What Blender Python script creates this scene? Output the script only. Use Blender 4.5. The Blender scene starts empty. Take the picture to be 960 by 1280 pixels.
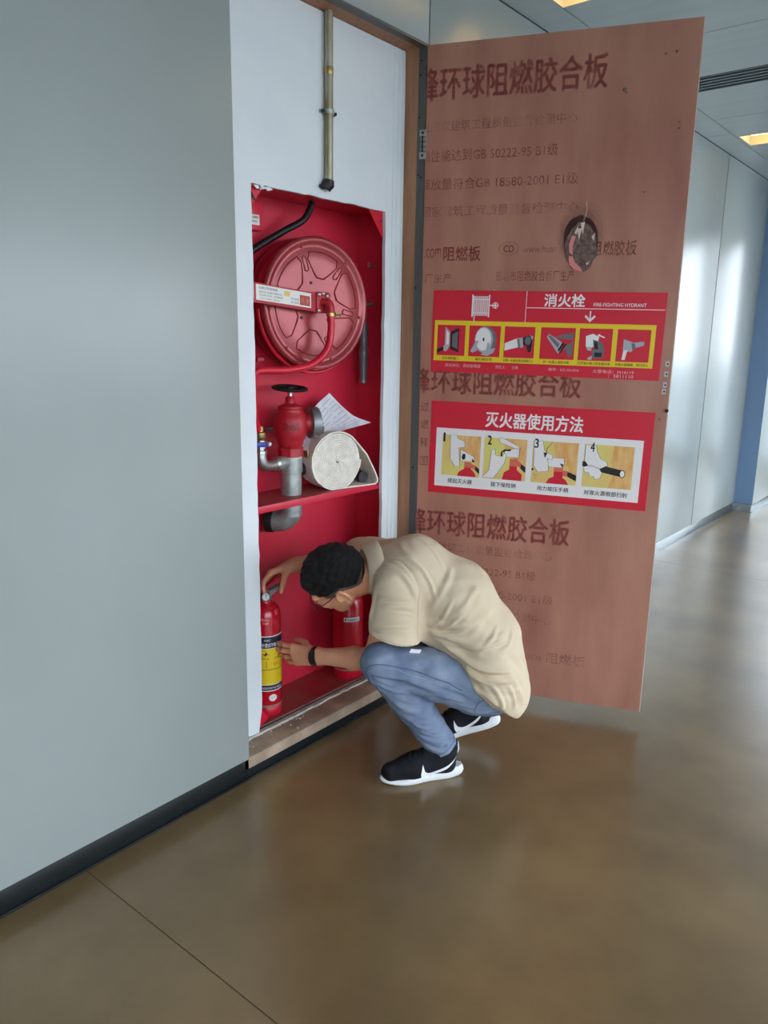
EXPOSURE = 0.75
SKY_STRENGTH = 4.0
GLAZE0 = -4.2
import bpy, bmesh, math, random
import numpy as np
from mathutils import Vector, Matrix
from mathutils.bvhtree import BVHTree

random.seed(7); np.random.seed(7)
SC = bpy.context.scene
COL = SC.collection
PI = math.pi

# ------------------------------------------------------------------ camera
cam_d = bpy.data.cameras.new('camera'); cam = bpy.data.objects.new('camera', cam_d); COL.objects.link(cam)
SC.camera = cam
cam_d.sensor_fit = 'VERTICAL'; cam_d.sensor_height = 36.0; cam_d.sensor_width = 27.0
cam_d.lens = 962.0 / 1280.0 * 36.0
cam_d.clip_start = 0.05
right = Vector((0.777, 0.6296, 0.0145)); down = Vector((0.148, -0.1605, -0.9759)); fwd = Vector((-0.6118, 0.7601, -0.2178))
fwd.normalize(); right = (right - fwd * right.dot(fwd)).normalized(); down = fwd.cross(right).normalized()
M = Matrix((right, -down, -fwd)).transposed().to_4x4()
M.translation = (0, 0, 1.55)
cam.matrix_world = M

# ------------------------------------------------------------------ world, exposure
SC.view_settings.view_transform = 'Standard'; SC.view_settings.look = 'None'
SC.view_settings.gamma = 1.0; SC.view_settings.use_curve_mapping = False
SC.view_settings.exposure = EXPOSURE
W = bpy.data.worlds.new('sky'); SC.world = W; W.use_nodes = True
wn = W.node_tree.nodes; wl = W.node_tree.links
bg = wn['Background']; bg.inputs['Strength'].default_value = SKY_STRENGTH
tc = wn.new('ShaderNodeTexCoord'); sep = wn.new('ShaderNodeSeparateXYZ'); rmp = wn.new('ShaderNodeValToRGB')
wl.new(tc.outputs['Generated'], sep.inputs[0]); wl.new(sep.outputs['Z'], rmp.inputs[0])
rmp.color_ramp.elements[0].position = 0.0; rmp.color_ramp.elements[0].color = (0.85, 0.93, 1.0, 1)
rmp.color_ramp.elements[1].position = 0.9; rmp.color_ramp.elements[1].color = (0.55, 0.74, 1.0, 1)
wl.new(rmp.outputs['Color'], bg.inputs['Color'])

# ------------------------------------------------------------------ helpers
def lin(c):
    return tuple(((v / 255.0) / 12.92 if v / 255.0 <= 0.04045 else ((v / 255.0 + 0.055) / 1.055) ** 2.4) for v in c) + (1.0,)

def mat(name, rgb, rough=0.5, metal=0.0, rgb2=None, scale=8.0, detail=4.0, bump=0.0, bscale=200.0, spec=0.5,
        stretch=None, coat=0.0, coat_rough=0.12, alpha_noise=None, emit=None, ior=1.5, ramp=(0.35, 0.65), rough2=None):
    m = bpy.data.materials.new(name); m.use_nodes = True
    nt = m.node_tree; N = nt.nodes; Lk = nt.links
    b = N['Principled BSDF']
    b.inputs['Base Color'].default_value = lin(rgb)
    b.inputs['Roughness'].default_value = rough
    b.inputs['Metallic'].default_value = metal
    b.inputs['Specular IOR Level'].default_value = spec
    b.inputs['IOR'].default_value = ior
    b.inputs['Coat Weight'].default_value = coat
    b.inputs['Coat Roughness'].default_value = coat_rough
    t = N.new('ShaderNodeTexCoord'); mp = N.new('ShaderNodeMapping'); Lk.new(t.outputs['Object'], mp.inputs[0])
    if stretch: mp.inputs['Scale'].default_value = stretch
    if rgb2 is not None:
        nz = N.new('ShaderNodeTexNoise'); nz.inputs['Scale'].default_value = scale; nz.inputs['Detail'].default_value = detail
        Lk.new(mp.outputs[0], nz.inputs['Vector'])
        r = N.new('ShaderNodeValToRGB'); Lk.new(nz.outputs['Fac'], r.inputs[0])
        r.color_ramp.elements[0].position = ramp[0]; r.color_ramp.elements[1].position = ramp[1]
        r.color_ramp.elements[0].color = lin(rgb); r.color_ramp.elements[1].color = lin(rgb2)
        Lk.new(r.outputs[0], b.inputs['Base Color'])
        if rough2 is not None:
            mr = N.new('ShaderNodeMapRange'); Lk.new(nz.outputs['Fac'], mr.inputs[0])
            mr.inputs[1].default_value = ramp[0]; mr.inputs[2].default_value = ramp[1]
            mr.inputs[3].default_value = rough; mr.inputs[4].default_value = rough2
            Lk.new(mr.outputs[0], b.inputs['Roughness'])
    if bump:
        n2 = N.new('ShaderNodeTexNoise'); n2.inputs['Scale'].default_value = bscale; n2.inputs['Detail'].default_value = 3
        Lk.new(mp.outputs[0], n2.inputs['Vector'])
        bp = N.new('ShaderNodeBump'); bp.inputs['Strength'].default_value = bump; bp.inputs['Distance'].default_value = 0.01
        Lk.new(n2.outputs['Fac'], bp.inputs['Height']); Lk.new(bp.outputs[0], b.inputs['Normal'])
    if alpha_noise:
        sc, lo, hi, a0, a1 = alpha_noise
        n3 = N.new('ShaderNodeTexNoise'); n3.inputs['Scale'].default_value = sc; n3.inputs['Detail'].default_value = 5
        Lk.new(t.outputs['Object'], n3.inputs['Vector'])
        m3 = N.new('ShaderNodeMapRange'); Lk.new(n3.outputs['Fac'], m3.inputs[0])
        m3.inputs[1].default_value = lo; m3.inputs[2].default_value = hi; m3.inputs[3].default_value = a0; m3.inputs[4].default_value = a1
        Lk.new(m3.outputs[0], b.inputs['Alpha'])
    if emit:
        b.inputs['Emission Color'].default_value = lin(emit[0]); b.inputs['Emission Strength'].default_value = emit[1]
    return m

OFF = {}
def set_props(o, label=None, cat=None, group=None, kind=None):
    if label: o['label'] = label
    if cat: o['category'] = cat
    if group: o['group'] = group
    if kind: o['kind'] = kind
    return o

def thing(name, label, cat, loc=(0, 0, 0), rotz=0.0, group=None, kind=None):
    o = bpy.data.objects.new(name, None); COL.objects.link(o)
    o.location = loc; o.rotation_euler = (0, 0, rotz); o.empty_display_size = 0.05
    OFF[o.name] = Vector(loc) if rotz == 0.0 else Vector((0, 0, 0))
    return set_props(o, label, cat, group, kind)

def link_mesh(name, me, parent=None):
    o = bpy.data.objects.new(name, me); COL.objects.link(o)
    if parent is not None:
        o.parent = parent; OFF[o.name] = OFF[parent.name]
    else:
        OFF[o.name] = Vector((0, 0, 0))
    return o

def np_mesh(name, V, Fq, mats, smooth=True, sharp=None):
    me = bpy.data.meshes.new(name)
    V = np.asarray(V, np.float32); Fq = np.asarray(Fq, np.int32)
    k = Fq.shape[1]
    me.vertices.add(len(V)); me.vertices.foreach_set('co', V.ravel())
    me.loops.add(Fq.size); me.loops.foreach_set('vertex_index', Fq.ravel())
    me.polygons.add(len(Fq))
    me.polygons.foreach_set('loop_start', np.arange(0, Fq.size, k, dtype=np.int32))
    me.polygons.foreach_set('use_smooth', np.full(len(Fq), smooth))
    me.update(calc_edges=True); me.validate()
    for m in (mats if isinstance(mats, (list, tuple)) else [mats]): me.materials.append(m)
    return me

def frame(d):
    d = Vector(d).normalized()
    a = Vector((0, 0, 1)) if abs(d.z) < 0.9 else Vector((1, 0, 0))
    u = a.cross(d).normalized(); v = d.cross(u).normalized()
    return u, v, d

class MB:
    def __init__(s): s.v = []; s.f = []
    def add(s, vs, fs):
        n = len(s.v); s.v += [tuple(p) for p in vs]; s.f += [tuple(i + n for i in f) for f in fs]; return s
    def box(s, x0, x1, y0, y1, z0, z1):
        vs = [(x, y, z) for x in (x0, x1) for y in (y0, y1) for z in (z0, z1)]
        return s.add(vs, [(0, 1, 3, 2), (4, 6, 7, 5), (0, 4, 5, 1), (2, 3, 7, 6), (0, 2, 6, 4), (1, 5, 7, 3)])
    def obox(s, c, ax, ay, az):
        c, ax, ay, az = Vector(c), Vector(ax), Vector(ay), Vector(az)
        vs = [c + ax * i + ay * j + az * k for i in (-1, 1) for j in (-1, 1) for k in (-1, 1)]
        return s.add(vs, [(0, 1, 3, 2), (4, 6, 7, 5), (0, 4, 5, 1), (2, 3, 7, 6), (0, 2, 6, 4), (1, 5, 7, 3)])
    def prism(s, pts, ext):          # pts: 3-D polygon, ext: extrusion vector
        n = len(pts); e = Vector(ext)
        vs = [Vector(p) for p in pts] + [Vector(p) + e for p in pts]
        return s.add(vs, [tuple(range(n))[::-1], tuple(range(n, 2 * n))] + [(i, (i + 1) % n, n + (i + 1) % n, n + i) for i in range(n)])
    def tube(s, path, r, seg=12, caps=True, flat=None):
        P = [Vector(p) for p in path]; n = len(P)
        rs = r if isinstance(r, (list, tuple)) else [r] * n
        u = None; rings = []
        for i in range(n):
            d = (P[min(i + 1, n - 1)] - P[max(i - 1, 0)]).normalized()
            if u is None: u = frame(d)[0]
            u = (u - d * u.dot(d)).normalized(); w = d.cross(u)
            rings.append([P[i] + (u * math.cos(2 * PI * k / seg) + w * math.sin(2 * PI * k / seg)) * rs[i] for k in range(seg)])
        vs = [p for R in rings for p in R]; fs = []
        for i in range(n - 1):
            for k in range(seg):
                fs.append((i * seg + k, i * seg + (k + 1) % seg, (i + 1) * seg + (k + 1) % seg, (i + 1) * seg + k))
        if caps: fs += [tuple(range(seg))[::-1], tuple(range((n - 1) * seg, n * seg))]
        return s.add(vs, fs)
    def cyl(s, a, b, r, seg=16, r2=None): return s.tube([a, b], [r, r if r2 is None else r2], seg)
    def lathe(s, prof, o=(0, 0, 0), axis=(0, 0, 1), seg=32, sx=1.0, sy=1.0, closed=False):
        u, v, d = frame(axis); o = Vector(o); vs = []; n = len(prof); fs = []
        for (r, h) in prof:
            for k in range(seg):
                a = 2 * PI * k / seg
                vs.append(o + u * (r * sx * math.cos(a)) + v * (r * sy * math.sin(a)) + d * h)
        for i in range(n - 1 + (1 if closed else 0)):
            j = (i + 1) % n
            for k in range(seg):
                fs.append((i * seg + k, i * seg + (k + 1) % seg, j * seg + (k + 1) % seg, j * seg + k))
        if not closed:
            if prof[0][0] > 1e-5: fs.append(tuple(range(seg))[::-1])
            if prof[-1][0] > 1e-5: fs.append(tuple(range((n - 1) * seg, n * seg)))
        return s.add(vs, fs)
    def ball(s, c, rx, ry=None, rz=None, seg=16, rings=10):
        ry = rx if ry is None else ry; rz = rx if rz is None else rz; c = Vector(c)
        vs = []; fs = []
        for i in range(rings + 1):
            t = PI * i / rings
            for k in range(seg):
                a = 2 * PI * k / seg
                vs.append(c + Vector((rx * math.sin(t) * math.cos(a), ry * math.sin(t) * math.sin(a), rz * math.cos(t))))
        for i in range(rings):
            for k in range(seg):
                fs.append((i * seg + k, (i + 1) * seg + k, (i + 1) * seg + (k + 1) % seg, i * seg + (k + 1) % seg))
        return s.add(vs, fs)
    def build(s, name, m, parent=None, smooth=40, bevel=0.0, off=None):
        o_ = Vector(off) if off is not None else (OFF[parent.name] if parent is not None else Vector((0, 0, 0)))
        me = bpy.data.meshes.new(name)
        me.from_pydata([tuple(Vector(p) - o_) for p in s.v], [], s.f)
        bm = bmesh.new(); bm.from_mesh(me); bmesh.ops.recalc_face_normals(bm, faces=bm.faces)
        if bevel:
            es = [e for e in bm.edges if len(e.link_faces) == 2 and e.calc_face_angle(0) > 0.6]
            bmesh.ops.bevel(bm, geom=es, offset=bevel, segments=2, affect='EDGES', profile=0.5, clamp_overlap=True)
        bm.to_mesh(me); bm.free()
        if smooth:
            me.polygons.foreach_set('use_smooth', [True] * len(me.polygons)); me.set_sharp_from_angle(angle=math.radians(smooth))
        for q in (m if isinstance(m, (list, tuple)) else [m]): me.materials.append(q)
        o = link_mesh(name, me, parent)
        if parent is None and off is not None: o.location = off; OFF[o.name] = Vector(off)
        return o

def spline(pts, n=8):
    P = [Vector(p) for p in pts]; P = [P[0] * 2 - P[1]] + P + [P[-1] * 2 - P[-2]]; out = []
    for i in range(1, len(P) - 2):
        for k in range(n):
            t = k / n; a, b, c, d = P[i - 1], P[i], P[i + 1], P[i + 2]
            out.append(0.5 * ((2 * b) + (c - a) * t + (2 * a - 5 * b + 4 * c - d) * t * t + (3 * b - a - 3 * c + d) * t ** 3))
    out.append(P[-2]); return out

_tc = {}
def text2d(body, x0, x1, y0, y1, bold=0.0, cut=None):
    """glyph outlines of the built-in font, stretched to the box"""
    key = (body, bold)
    if key not in _tc:
        cu = bpy.data.curves.new('txt', 'FONT'); cu.body = body; cu.offset = bold; cu.resolution_u = 3
        o = bpy.data.objects.new('txt', cu); COL.objects.link(o)
        dg = bpy.context.evaluated_depsgraph_get()
        me = bpy.data.meshes.new_from_object(o.evaluated_get(dg))
        V = np.array([v.co[:2] for v in me.vertices]); Fs = [tuple(p.vertices) for p in me.polygons]
        bpy.data.objects.remove(o); bpy.data.curves.remove(cu); bpy.data.meshes.remove(me)
        _tc[key] = (V, Fs)
    V, Fs = _tc[key]
    lo = V.min(0); hi = V.max(0)
    Q = (V - lo) / np.maximum(hi - lo, 1e-6) * np.array([x1 - x0, y1 - y0]) + np.array([x0, y0])
    return Q, Fs

class Flat:
    """flat print: polygons, lines and lettering laid on a plane, one mesh per colour"""
    def __init__(s, mapf, asp=1.0): s.map = mapf; s.mb = MB(); s.asp = asp
    def poly(s, pts, layer=1): s.mb.add([s.map(p[0], p[1], layer) for p in pts], [tuple(range(len(pts)))]); return s
    def rect(s, x0, y0, x1, y1, layer=1): return s.poly([(x0, y0), (x1, y0), (x1, y1), (x0, y1)], layer)
    def ell(s, cx, cy, rx, ry, layer=1, n=24, a0=0): return s.poly([(cx + rx * math.cos(2 * PI * k / n), cy + ry * math.sin(2 * PI * k / n)) for k in range(n)], layer)
    def ring(s, cx, cy, rx, ry, w, layer=1, n=24):
        for k in range(n):
            a, b = 2 * PI * k / n, 2 * PI * (k + 1) / n
            s.poly([(cx + rx * math.cos(a), cy + ry * math.sin(a)), (cx + rx * math.cos(b), cy + ry * math.sin(b)),
                    (cx + (rx - w) * math.cos(b), cy + (ry - w) * math.sin(b)), (cx + (rx - w) * math.cos(a), cy + (ry - w) * math.sin(a))], layer)
        return s
    def line(s, pts, w, layer=1):
        for (a, b) in zip(pts[:-1], pts[1:]):
            dx, dy = b[0] - a[0], b[1] - a[1]; L = math.hypot(dx, dy) or 1; nx, ny = -dy / L * w / 2, dx / L * w / 2
            s.poly([(a[0] + nx, a[1] + ny), (b[0] + nx, b[1] + ny), (b[0] - nx, b[1] - ny), (a[0] - nx, a[1] - ny)], layer)
        return s
    def text(s, body, x0, x1, y0, y1, bold=0.0, layer=1, xmin=None, strikes=5):
        # heavier strokes come from overstriking the same glyphs a little to each side
        Q, Fs = text2d(body, x0, x1, y0, y1)
        n = max(len(body), 1); b = bold * (x1 - x0) / n; c = b * s.asp
        if xmin is not None:                      # cut off whatever would run past the edge of the board
            Q2 = [tuple(q) for q in Q]; F2 = []
            for f in Fs:
                pl = [Q2[i] for i in f]
                if min(p[0] for p in pl) > xmin: F2.append(f); continue
                cl = []
                for p, q in zip(pl, pl[1:] + pl[:1]):
                    if p[0] > xmin: cl.append(p)
                    if (p[0] > xmin) != (q[0] > xmin):
                        t = (xmin - p[0]) / (q[0] - p[0]); cl.append((xmin, p[1] + t * (q[1] - p[1])))
                if len(cl) > 2: F2.append(tuple(range(len(Q2), len(Q2) + len(cl)))); Q2 += cl
            Q, Fs = Q2, F2
        shifts = [(0, 0)] if bold <= 0 else ([(-b, -c), (b, c), (b, -c), (-b, c), (0, 0)] if strikes == 5 else [(-b, 0), (b, 0)])
        for i, (sx, sy) in enumerate(shifts):
            s.mb.add([s.map(q[0] + sx, q[1] + sy, layer + 0.12 * i) for q in Q], Fs)
        return s
    def build(s, name, m, parent):
        me = bpy.data.meshes.new(name); o_ = OFF[parent.name]
        me.from_pydata([tuple(Vector(p) - o_) for p in s.mb.v], [], s.mb.f); me.materials.append(m)
        return link_mesh(name, me, parent)

# ------------------------------------------------------------------ signed distance sculpting (numpy surface nets)
class SDF:
    def __init__(s, lo, hi, h):
        s.lo = np.array(lo, float); s.h = h
        s.n = np.ceil((np.array(hi) - s.lo) / h).astype(int) + 1
        s.ax = [(s.lo[i] + h * np.arange(s.n[i])).astype(np.float32) for i in range(3)]
        s.F = np.full(s.n, 1.0, np.float32)
    def win(s, lo, hi):
        a = np.clip(np.floor((np.array(lo) - s.lo) / s.h).astype(int), 0, s.n)
        b = np.clip(np.ceil((np.array(hi) - s.lo) / s.h).astype(int) + 1, 0, s.n)
        sl = tuple(slice(a[i], b[i]) for i in range(3))
        x = s.ax[0][sl[0]][:, None, None]; y = s.ax[1][sl[1]][None, :, None]; z = s.ax[2][sl[2]][None, None, :]
        return sl, x, y, z
    def put(s, fn, lo, hi, k=0.01, op='add'):
        pad = k + 3 * s.h
        sl, x, y, z = s.win(np.array(lo) - pad, np.array(hi) + pad)
        A = s.F[sl]
        if A.size == 0: return s
        d = fn(x, y, z).astype(np.float32) + np.zeros_like(A)
        if op == 'add':
            hh = np.maximum(k - np.abs(A - d), 0) / k; s.F[sl] = np.minimum(A, d) - hh * hh * k * 0.25
        else:
            d = -d; hh = np.maximum(k - np.abs(A - d), 0) / k; s.F[sl] = np.maximum(A, d) + hh * hh * k * 0.25
        return s
    def cone(s, p0, p1, r0, r1, k=0.01, wide=None, op='add', post=None):
        p0 = np.array(p0, float); p1 = np.array(p1, float)
        fn0 = cone_fn(p0, p1, r0, r1, wide)
        fn = fn0 if post is None else (lambda x, y, z: post(fn0(x, y, z), x, y, z))
        m = max(r0, r1) * (wide[1] if wide else 1)
        return s.put(fn, np.minimum(p0, p1) - m, np.maximum(p0, p1) + m, k, op)
    def ell(s, c, r, Mx=None, k=0.01, op='add'):
        fn = ell_fn(c, r, Mx); m = max(r)
        return s.put(fn, np.array(c) - m, np.array(c) + m, k, op)
    def mesh(s):
        F = s.F; neg = F < 0
        cnt = np.zeros(s.n - 1, np.int8)
        for i in (0, 1):
            for j in (0, 1):
                for k in (0, 1):
                    cnt += neg[i:s.n[0] - 1 + i, j:s.n[1] - 1 + j, k:s.n[2] - 1 + k]
        act = (cnt > 0) & (cnt < 8); C = np.argwhere(act)
        idx = np.full(act.shape, -1, np.int32); idx[act] = np.arange(len(C))
        co = {}
        for i in (0, 1):
            for j in (0, 1):
                for k in (0, 1): co[i, j, k] = F[C[:, 0] + i, C[:, 1] + j, C[:, 2] + k]
        S = np.zeros((len(C), 3)); Nn = np.zeros(len(C))
        for ax in range(3):
            for p in (0, 1):
                for q in (0, 1):
                    a = [0, 0, 0]; o2 = [t for t in range(3) if t != ax]; a[o2[0]] = p; a[o2[1]] = q; b = list(a); b[ax] = 1
                    va, vb = co[tuple(a)], co[tuple(b)]; cr = (va < 0) != (vb < 0)
                    t = np.where(cr, va / np.where(cr, va - vb, 1), 0)
                    pt = np.tile(np.array(a, float), (len(C), 1)); pt[:, ax] = t
                    S += pt * cr[:, None]; Nn += cr
        V = s.lo + (C + S / np.maximum(Nn, 1)[:, None]) * s.h
        quads = []
        for ax in range(3):
            o1, o2 = [(1, 2), (2, 0), (0, 1)][ax]
            sl0 = [slice(None)] * 3; sl1 = [slice(None)] * 3
            sl0[ax] = slice(0, s.n[ax] - 1); sl1[ax] = slice(1, s.n[ax])
            ch = neg[tuple(sl0)] != neg[tuple(sl1)]
            E = np.argwhere(ch)
            E = E[(E[:, o1] > 0) & (E[:, o2] > 0) & (E[:, o1] < s.n[o1] - 1) & (E[:, o2] < s.n[o2] - 1)]
            fl = neg[tuple(sl0)][E[:, 0], E[:, 1], E[:, 2]]
            def cell(d1, d2):
                G = E.copy(); G[:, o1] -= d1; G[:, o2] -= d2; return idx[G[:, 0], G[:, 1], G[:, 2]]
            q = np.stack([cell(1, 1), cell(0, 1), cell(0, 0), cell(1, 0)], 1)
            q[~fl] = q[~fl][:, ::-1]; quads.append(q)
        Q = np.concatenate(quads); Q = Q[(Q >= 0).all(1)]
        return V, Q

def cone_fn(p0, p1, r0, r1, wide=None):
    p0 = np.array(p0, float); p1 = np.array(p1, float); d = p1 - p0; L2 = max(d @ d, 1e-9)
    def fn(x, y, z):
        px, py, pz = x - p0[0], y - p0[1], z - p0[2]
        t = np.clip((px * d[0] + py * d[1] + pz * d[2]) / L2, 0, 1)
        qx, qy, qz = px - t * d[0], py - t * d[1], pz - t * d[2]
        if wide:
            w, sc = np.array(wide[0], float), wide[1]
            c = qx * w[0] + qy * w[1] + qz * w[2]; g = c * (1 / sc - 1)
            qx, qy, qz = qx + g * w[0], qy + g * w[1], qz + g * w[2]
        return np.sqrt(qx * qx + qy * qy + qz * qz) - (r0 + t * (r1 - r0))
    return fn

def ell_fn(c, r, Mx=None):
    c = np.array(c, float); r = np.array(r, float); Mx = np.eye(3) if Mx is None else np.array(Mx, float)
    def fn(x, y, z):
        px, py, pz = x - c[0], y - c[1], z - c[2]
        q = [px * Mx[0, i] + py * Mx[1, i] + pz * Mx[2, i] for i in range(3)]
        k0 = np.sqrt(sum((q[i] / r[i]) ** 2 for i in range(3))); k1 = np.sqrt(sum((q[i] / r[i] ** 2) ** 2 for i in range(3)))
        return k0 * (k0 - 1) / np.maximum(k1, 1e-6)
    return fn

def vnormals(V, Q):
    n = np.cross(V[Q[:, 2]] - V[Q[:, 0]], V[Q[:, 3]] - V[Q[:, 1]]); N = np.zeros_like(V)
    for i in range(4): np.add.at(N, Q[:, i], n)
    return N / np.maximum(np.linalg.norm(N, axis=1, keepdims=True), 1e-9)

def laplace(V, Q, it=2, lam=0.5):
    for _ in range(it):
        S = np.zeros_like(V); c = np.zeros(len(V))
        for i in range(4):
            np.add.at(S, Q[:, i], V[Q[:, (i + 1) % 4]]); np.add.at(S, Q[:, i], V[Q[:, (i - 1) % 4]]); np.add.at(c, Q[:, i], 2)
        V = V + lam * (S / np.maximum(c, 1)[:, None] - V)
    return V
# ------------------------------------------------------------------ materials
M_wall = mat('wall_panel_grey', (150, 156, 153), 0.27, rgb2=(155, 161, 158), scale=1.5, spec=0.5)
M_block = mat('end_panel_shade', (116, 144, 180), 0.3)  # backlit shade and bluish reflection of the block's end face put into its colour
M_core = mat('wall_core', (60, 60, 60), 0.9)
M_ceil = mat('ceiling_metal', (188, 197, 198), 0.36, metal=0.35, rgb2=(194, 203, 204), scale=2.0, stretch=(0.3, 6, 1))
M_diff = mat('diffuser_metal', (120, 130, 134), 0.4, metal=0.5)
M_dark = mat('black_rubber', (16, 17, 18), 0.55)
M_base2 = mat('skirting_pale_metal', (150, 158, 160), 0.22, metal=0.8)  # lighter metallic finish for the skirting beyond the door
M_base = mat('skirting_dark', (22, 27, 29), 0.35, spec=0.45)
M_floor = mat('polished_concrete', (100, 79, 50), 0.27, rgb2=(150, 122, 82), scale=1.9, detail=7.0, bump=0.02, bscale=90, spec=0.6, ramp=(0.22, 0.78), rough2=0.22, coat=0.4, coat_rough=0.32)
M_joint = mat('joint_filler', (84, 64, 44), 0.7)
M_white = mat('white_board', (226, 231, 233), 0.6, rgb2=(219, 225, 228), scale=3.0, bump=0.05, bscale=40)
M_plaster = mat('rough_plaster', (205, 200, 192), 0.9, rgb2=(175, 168, 156), scale=25, bump=0.5, bscale=90)
M_wood = mat('raw_wood', (180, 130, 96), 0.6, rgb2=(156, 110, 80), scale=5, stretch=(8, 8, 0.7), bump=0.1, bscale=40)
M_sill = mat('dusty_sill', (184, 160, 138), 0.75, rgb2=(150, 128, 108), scale=9, detail=7, bump=0.15, bscale=120)
M_strip = mat('grey_metal_strip', (92, 92, 90), 0.45, metal=0.3)
M_steel = mat('zinc_steel', (185, 188, 186), 0.32, metal=0.9)
M_ply = mat('plywood', (190, 136, 114), 0.40, rgb2=(158, 102, 86), scale=3.4, detail=8, stretch=(1.8, 1.8, 0.5), bump=0.06, bscale=60, ramp=(0.3, 0.72))
M_plyedge = mat('pale_edge', (210, 196, 184), 0.6)
M_ink = mat('faded_ink', (164, 78, 70), 0.6, alpha_noise=(22.0, 0.35, 0.62, 0.12, 0.50))
M_ink2 = mat('faded_ink_faint', (166, 98, 84), 0.6, alpha_noise=(18.0, 0.4, 0.65, 0.05, 0.42))
M_knot = mat('burnt_knot', (128, 104, 94), 0.7, rgb2=(92, 70, 64), scale=60, bump=0.5, bscale=150)
M_pink = mat('pink_flake', (225, 135, 130), 0.6)
M_flake = mat('pale_flake', (222, 196, 184), 0.6)
M_sred = mat('sign_red', (216, 36, 58), 0.3)
M_syel = mat('sign_yellow', (236, 208, 44), 0.35)
M_swht = mat('sign_white', (240, 236, 234), 0.4)
M_sgry = mat('sign_grey', (176, 178, 184), 0.4)
M_smid = mat('sign_midgrey', (112, 112, 118), 0.4)
M_sblk = mat('sign_black', (28, 26, 30), 0.4)
M_spnk = mat('sign_pale_pink', (240, 190, 190), 0.4)
M_sgrn = mat('sign_lime', (226, 222, 120), 0.4, rgb2=(232, 196, 120), scale=4.0, ramp=(0.4, 0.6))
M_sorg = mat('sign_orange', (228, 160, 88), 0.4, rgb2=(236, 196, 130), scale=14, stretch=(3, 3, 1))
M_glass = bpy.data.materials.new('window_glass'); M_glass.use_nodes = True
_n = M_glass.node_tree.nodes; _l = M_glass.node_tree.links; _n.clear()
_o = _n.new('ShaderNodeOutputMaterial'); _mx = _n.new('ShaderNodeMixShader'); _t = _n.new('ShaderNodeBsdfTransparent'); _g = _n.new('ShaderNodeBsdfGlossy')
_g.inputs['Roughness'].default_value = 0.02; _mx.inputs[0].default_value = 0.08
_l.new(_t.outputs[0], _mx.inputs[1]); _l.new(_g.outputs[0], _mx.inputs[2]); _l.new(_mx.outputs[0], _o.inputs[0])

# ------------------------------------------------------------------ room shell
XW = -1.929; CE = 2.96; XR = 3.0; YB = -4.5; YE = 9.4
fl = MB().box(-2.7, XR + 0.2, YB - 0.2, YE + 0.2, -0.12, -0.002).build('floor', M_joint); fl['kind'] = 'structure'
for (a, b) in ((YB, 1.0085), (1.0115, 5.5), (5.503, YE)):
    MB().box(-2.65, XR, a, b, -0.002, 0.0).build('floor_slab', M_floor, fl)

def struct(name, loc=(0, 0, 0)):
    o = bpy.data.objects.new(name, None); COL.objects.link(o); o.location = loc; OFF[o.name] = Vector(loc); o['kind'] = 'structure'; return o

wl_ = struct('wall_left', (XW, 0, 0))
def panel(y0, y1, z0, z1, x=XW):
    return MB().box(x - 0.02, x, y0, y1, z0, z1).build('wall_panel', M_wall, wl_, bevel=0.0012)
for (a, b) in ((-4.5, -1.353), (-1.347, 1.649)): panel(a, b, 0.080, 2.955)
panel(1.652, 2.626, 2.654, 2.955)
for (a, b) in ((2.633, 4.564), (4.576, 6.492), (6.508, 7.75)): panel(a, b, 0.080, 2.955)
cw = MB(); cw.box(-2.6, XW - 0.022, YB, 1.62, 0, CE); cw.box(-2.6, XW - 0.022, 2.66, 7.75, 0, CE); cw.box(-2.6, XW - 0.022, 1.62, 2.66, 2.70, CE)
cw.box(-2.6, -2.30, 1.60, 2.68, 0, CE)
cw.build('wall_core', M_core, wl_, smooth=0)
# projecting wall block further down the corridor
XB = -1.762
for (a, b) in ((7.752, YE),): panel(a, b, 0.080, 2.955, XB)
MB().box(-2.6, XB - 0.001, 7.75, 7.77, 0.080, 2.955).build('end_panel', M_block, wl_)
MB().box(-2.6, XB - 0.022, 7.77, YE, 0, CE).build('wall_core', M_core, wl_, smooth=0)

bl = struct('baseboard_left', (XW, 0, 0))
for (a, b, x) in ((YB, 1.649, XW - 0.003), (1.6495, 2.632, XW - 0.004), (2.6325, 7.75, XW - 0.003), (7.75, YE, XB - 0.003)):
    m = MB().box(x - 0.015, x, a, b, 0.0, 0.078); m.box(x, x + 0.007, a, b, 0.0, 0.007)
    m.build('skirting_strip', M_base if a < 2.6 else M_base2, bl, bevel=0.001)
MB().box(-1.94, XB - 0.003, 7.733, 7.75, 0, 0.078).build('skirting_strip', M_base2, bl)

# recess lining
t1 = struct('trim_1', (-2.0, 2.135, 2.65))
MB().box(-2.045, -1.964, 1.63, 2.66, 2.648, 2.70).build('lintel_board', M_wood, t1)
MB().box(-1.964, -1.931, 1.63, 2.66, 2.646, 2.70).build('lintel_strip', M_strip, t1)
t2 = struct('trim_2', (-2.0, 2.63, 0.085))
MB().box(-2.045, -1.966, 2.618, 2.66, 0.085, 2.648).build('jamb_board', M_wood, t2)
MB().box(-1.966, -1.932, 2.616, 2.66, 0.085, 2.646).build('jamb_strip', M_strip, t2)
for (x, z) in ((-1.953, 2.60), (-1.956, 2.55), (-1.957, 2.40), (-1.957, 2.19), (-1.945, 2.18), (-1.957, 1.76), (-1.95, 1.02)):
    MB().cyl((x, 2.6165, z), (x, 2.6145, z), 0.0042, 10).build('screw', M_dark, t2)
t3 = struct('trim_3', (-2.0, 2.135, 0.06))
MB().box(-2.05, -1.932, 1.63, 2.66, 0.04, 0.083).build('sill_board', M_sill, t3, bevel=0.002)
m = MB()
ys = np.linspace(1.70, 2.62, 34)
top = [(-2.022 - random.uniform(0, 0.007), y) for y in ys]
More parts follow.
